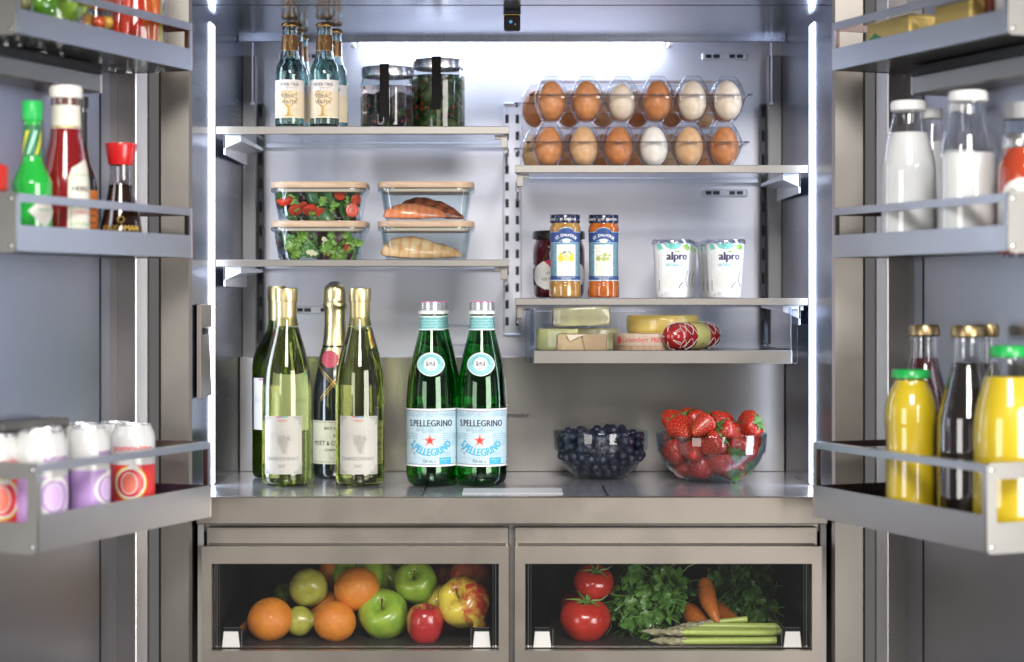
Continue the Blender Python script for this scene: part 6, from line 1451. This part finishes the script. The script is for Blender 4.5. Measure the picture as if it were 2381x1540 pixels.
can(-14, 62, 1012, .030, True, .3, 'red drink can cut off by the left picture edge')
can(268, 44, 981, .012, False, .4, 'drink can in the back row behind the red one')
can(190, 48, 984, .012, False, .8, 'drink can in the back row behind the white and lilac one')
can(100, 52, 990, .008, False, 0, 'drink can in the back row behind the half turned one')
u = at_px(-1, 70, -.004); pz = dpos(-1, u, -.004, FB)
t = thing('storage_tin', 'flat grey lidded tin behind the cans in the lowest left bin', 'tin', tuple(pz), dang(-1)); hh = (HY-977)*(pz.y+Z0)/F-pz.z
MB().box(-.07, .07, -.018, .010, 0, hh-.012, bev=.004).build('tin_body', pm('tin_grey', (.22, .21, .20), .5), t); MB().box(-.072, .072, -.0185, .0115, hh-.0118, hh, bev=.003).build('tin_lid', pm('tin_lid', (.12, .115, .11), .45), t)
# --- left, top bin: jars of peppers
PEPJ = [(0, .003), (.9, 0), (1, .02), (1, .84), (.93, .90), (.90, .93)]
def pepper_jar(px, rpx, v, cols, label, what, n, hh=.15, shape='long'):
    p0 = bottle_in_bin(-1, px, v, FT); r_ = rpx*(p0.y+Z0)/F; t = thing('preserve_jar', label, 'jar', tuple(p0)); P = cr([(a*r_, b_*hh) for a, b_ in PEPJ], 3)
    lo('glass_body', P+[(r_*.86, .93*hh), (r_*.90, .84*hh), (r_*.95, .80*hh), (r_*.955, .03*hh), (0, .02*hh)], thin('jar_thin', (.93, .95, .95), (.55, .6, .6), 0, .05, 3), t, 48)
    lo('lid', [(0, .925*hh), (r_*.95, .925*hh), (r_*.97, .94*hh), (r_*.97, .995*hh), (0, hh)], SIL, t)
    q = random.Random(int(px)); s_ = r_/.03
    Pl = cr([(0, -.042), (.0030, -.038), (.0062, -.02), (.0072, 0), (.0066, .024), (.0040, .038), (0, .042)], 3) if shape == 'long' else cr([(0, -.020), (.008, -.016), (.0125, -.004), (.012, .008), (.006, .017), (0, .019)], 3)
    for k in range(n):
        if shape == 'long': a = 2*pi*k/n+faceang(t)-pi/2; rad = r_*.68; zz = hh*.40; rot = (q.uniform(-.1, .1), q.uniform(-.1, .1), 0)
        else: a = 2*pi*k*.382+q.random(); rad = r_*.52; zz = .020+.028*(k//5); rot = (q.uniform(0, 3), q.uniform(0, 3), 0)
        cc = cols[k % len(cols)]; mt = pm('pepper_%d_%d' % (int(cc[0]*100), int(cc[1]*100)), cc, .15, coat=.8)
        o = put('pepper', mesh('pepper', *lathe([(x*s_, z*s_) for x, z in Pl], 16), mt), None, (p0.x+rad*cos(a), p0.y+rad*sin(a), p0.z+zz), rot); tag(o, what, 'pepper', what+'s')
RC_ = ((.62, .03, .015), (.60, .10, .015), (.72, .15, .02), (.72, .60, .03), (.66, .035, .02), (.64, .05, .03))
pepper_jar(317, 66, .040, RC_, 'jar of long red and yellow chillies nearest the hinge in the top left bin', 'long pickled chilli in the jar nearest the hinge', 12)
pepper_jar(224, 40, .018, ((.60, .28, .03), (.55, .08, .02), (.62, .35, .05)), 'jar of orange preserve between the chillies and the green peppers', 'orange pepper piece in the middle jar', 14, .13, 'round')
pepper_jar(120, 72, .044, ((.20, .40, .02), (.12, .34, .03), (.28, .46, .04)), 'jar of plump green peppers in the top left bin', 'plump green pepper in the front jar', 18, .14, 'round')
pepper_jar(28, 50, .044, ((.55, .06, .02), (.35, .34, .12)), 'jar of mixed peppers at the near end of the top left bin', 'mixed pepper in the jar at the near end', 10, .14, 'round')
# --- right, top bin: butter
def butter(px, v, L, w_, label, rz=0, logo=True):
    p0 = bottle_in_bin(1, px, v, FT); t = thing('butter_pack', label, 'butter', tuple(p0), dang(1)+rz); GF2 = pm('gold_wrap', (.58, .42, .13), .28, .55, bmp=(60, .5, .002))
    MB().box(0, L, -w_/2, w_/2, 0, .052, bev=.003).build('foil_wrap', GF2, t)
    if logo:
        p = Print(lambda u, v_, layer: (u, -w_/2-.0003-layer*.0001, v_)); KG = pm('logo_green', (.02, .16, .05), .4)
        p.ell(.022, .020, .019, .0130, KG, 1, 24, sq=.7); p.ell(.022, .031, .008, .0055, KG, 1.2, 16); p.text('Kerrygold', .022, .0165, .0082, PAPER, 2, bold=.04); p.ell(.022, .014, .010, .0028, pm('logo_meadow', (.10, .42, .06), .4), 1.5, 14); p.build('logo', t)
    return t
butter(2052, .052, .105, .050, 'gold wrapped butter pack with a green emblem, nearest the hinge')
butter(2210, .052, .080, .050, 'plain gold wrapped butter pack farther from the hinge', logo=False)
for px, rp, col, lab, h in ((2306, 24, (.10, .02, .012), 'dark brown jar near the end of the top right bin', .12), (2345, 30, (.75, .74, .72), 'white capped jar at the near end of the top right bin', .12)):
    p0 = bottle_in_bin(1, px, .045, FT); r_ = rp*(p0.y+Z0)/F; t = thing('small_jar', lab, 'jar', tuple(p0)); lo('jar_body', cr([(0, 0), (r_*.9, 0), (r_, .005), (r_, .08), (r_*.8, .095)], 3)+[(0, .095)], pm('jar_'+str(rp), col, .15, coat=.8), t); lo('lid', [(0, .095), (r_*.9, .095), (r_*.9, h), (0, h)], WHITEP, t)
# --- right, middle bin: milk
MILK = pm('milk', (.80, .795, .775), .35, sss=.1); MG = thin('milk_glass', (.95, .96, .97), (.70, .73, .78), 0, .06, 2.6, gm=.6); MCAP = pm('milk_cap', (.82, .815, .80), .4)
MP = [(0, .004), (.9, 0), (.99, .02), (1, .06), (1, .52), (.97, .60), (.84, .72), (.66, .83), (.58, .90), (.57, .955), (.60, .965), (.60, .975)]
def milk(px, rpx, top, v, level, label):
    p0 = bottle_in_bin(1, px, v, FMID); r_, h = dims(p0, rpx, top); t = thing('milk_bottle', label, 'milk bottle', tuple(p0), group='glass milk bottles'); P = cr([(a*r_, b_*h) for a, b_ in MP], 3)
    lv = ((HY-level)*(p0.y+Z0)/F-p0.z); f = rof(P); lo('glass_body', P, MG, t, 48)
    lo('milk', [(0, .003)]+[(max(a-.0011, .001), max(b_, .003)) for a, b_ in P if a > 0 and b_ < lv]+[(f(lv)-.0011, lv), (0, lv)], MILK, t, 48)
    lo('cap', [(0, .935*h), (r_*.62, .935*h), (r_*.655, .942*h), (r_*.655, .985*h), (r_*.60, h), (0, h)], MCAP, t, 40); return t
milk(2112, 63, 236, .050, 310, 'shorter looking milk bottle nearest the hinge, filled up to the neck')
milk(2251, 69, 213, .050, 358, 'milk bottle nearest the viewer, filled less high')
milk(2166, 40, 254, .004, 330, 'milk bottle half hidden behind the one nearest the hinge')
milk(2232, 42, 238, -.002, 350, 'milk bottle hidden behind the less filled one')
t, r_, h, P, rf = plain('pasta_sauce_jar', 'jar of red tomato sauce with a white label at the picture edge', 'sauce jar', 1, 2384, 62, 312, .026, FMID, [(0, .004), (.9, 0), (1, .02), (1, .62), (.94, .74), (.80, .82), (.76, .88)], BG)
lo('jar_body', P+[(0, .88*h)], pm('tomato_sauce', (.42, .055, .02), .12, coat=1), t); lo('lid', [(0, .875*h), (r_*.80, .875*h), (r_*.83, .89*h), (r_*.83, .98*h), (r_*.78, h), (0, h)], SIL, t)
p = Print(cyl(rf, faceang(t)), step=.005); p.ell(0, .42*h, r_*1.05, .19*h, PAPER, 0); p.rect(-r_*1.4, r_*1.4, .05*h, .40*h, PAPER, 0.5); p.text('Passata', 0, .45*h, .014, GREYINK, 1, shear=.2); p.ell(-.3*r_, .18*h, .006, .004, RED, 1.5); p.build('paper_label', t)
t, r_, h, P, rf = plain('empty_jar', 'clear empty jar with a dull lid behind the tomato sauce', 'jar', 1, 2374, 42, 240, -.004, FMID, [(0, .004), (.9, 0), (1, .02), (1, .80), (.9, .88)], BG)
lo('glass_body', P, thin('grey_jar_glass', (.80, .82, .86), (.4, .42, .5), 0, .06, 2.5), t); lo('lid', [(0, .89*h), (r_*.98, .89*h), (r_*.98, h), (0, h)], pm('lid_dull', (.30, .30, .31), .4, .5), t)
# --- right, bottom bin: juices
JU = pm('juice_yellow', (.74, .55, .02), .30, sss=.05, dark=(.66, .47, .015), vscale=14); JC = pm('cap_juice_green', (.01, .38, .07), .35, coat=.4)
JP = [(0, .004), (.9, 0), (1, .02), (1, .10), (.97, .20), (.95, .50), (.97, .62), (1, .70), (.96, .78), (.82, .86), (.66, .91), (.64, .945), (.66, .955)]
def juice(px, rpx, top, v, level, label, prof, yellow=True, gold=False):
    p0 = bottle_in_bin(1, px, v, FB); r_, h = dims(p0, rpx, top); t = thing('juice_bottle', label, 'juice bottle', tuple(p0)); P = cr([(a*r_, b_*h) for a, b_ in prof], 3)
    lv = ((HY-level)*(p0.y+Z0)/F-p0.z); f = rof(P); lo('glass_body', P, MG, t, 48); mt = JU if yellow is True else yellow
    lo('juice', [(0, .003)]+[(max(a-.0011, .001), max(b_, .003)) for a, b_ in P if a > 0 and b_ < lv]+[(f(lv)-.0011, lv), (0, lv)], mt, t, 48)
    n = P[-1][0]; cm_ = JC if not gold else steel('gold_cap_%d' % px, (.36, .27, .14), .3, (1, 1, 1), 900, .05)
    lo('cap', [(0, .94*h), (n*1.02, .94*h), (n*1.12, .948*h), (n*1.12, .985*h), (n*1.02, h), (0, h)], cm_, t, 40)
    if gold: lo('neck_ring', [(n*.98, .915*h), (n*1.06, .920*h), (n*1.06, .930*h), (n*.98, .934*h)], MG, t, 40)
    return t
juice(2118, 61, 859, .075, 884, 'small bottle of yellow juice with a green cap', JP)
juice(2345, 82, 804, .042, 876, 'large bottle of yellow juice with a green cap at the picture edge', [(0, .004), (.9, 0), (1, .02), (1, .30), (.985, .42), (1, .55), (.92, .68), (.72, .82), (.56, .89), (.48, .93), (.48, .96)])
RJ = pm('juice_red', (.06, .004, .008), .15, coat=.5); BJ = pm('juice_black', (.020, .014, .014), .12, coat=.6)
JT = [(0, .004), (.9, 0), (1, .02), (1, .50), (.94, .58), (.74, .70), (.56, .80), (.50, .88), (.50, .955), (.52, .965)]
juice(2150, 62, 755, .022, 832, 'dark red juice bottle with a gold cap behind the small yellow one', JT, RJ, True)
juice(2250, 70, 756, .040, 842, 'nearly black juice bottle with a gold cap between the two yellow ones', JT, BJ, True)
juice(2300, 40, 755, -.004, 842, 'dark juice bottle with a dull gold cap right at the liner', JT, BJ, True)
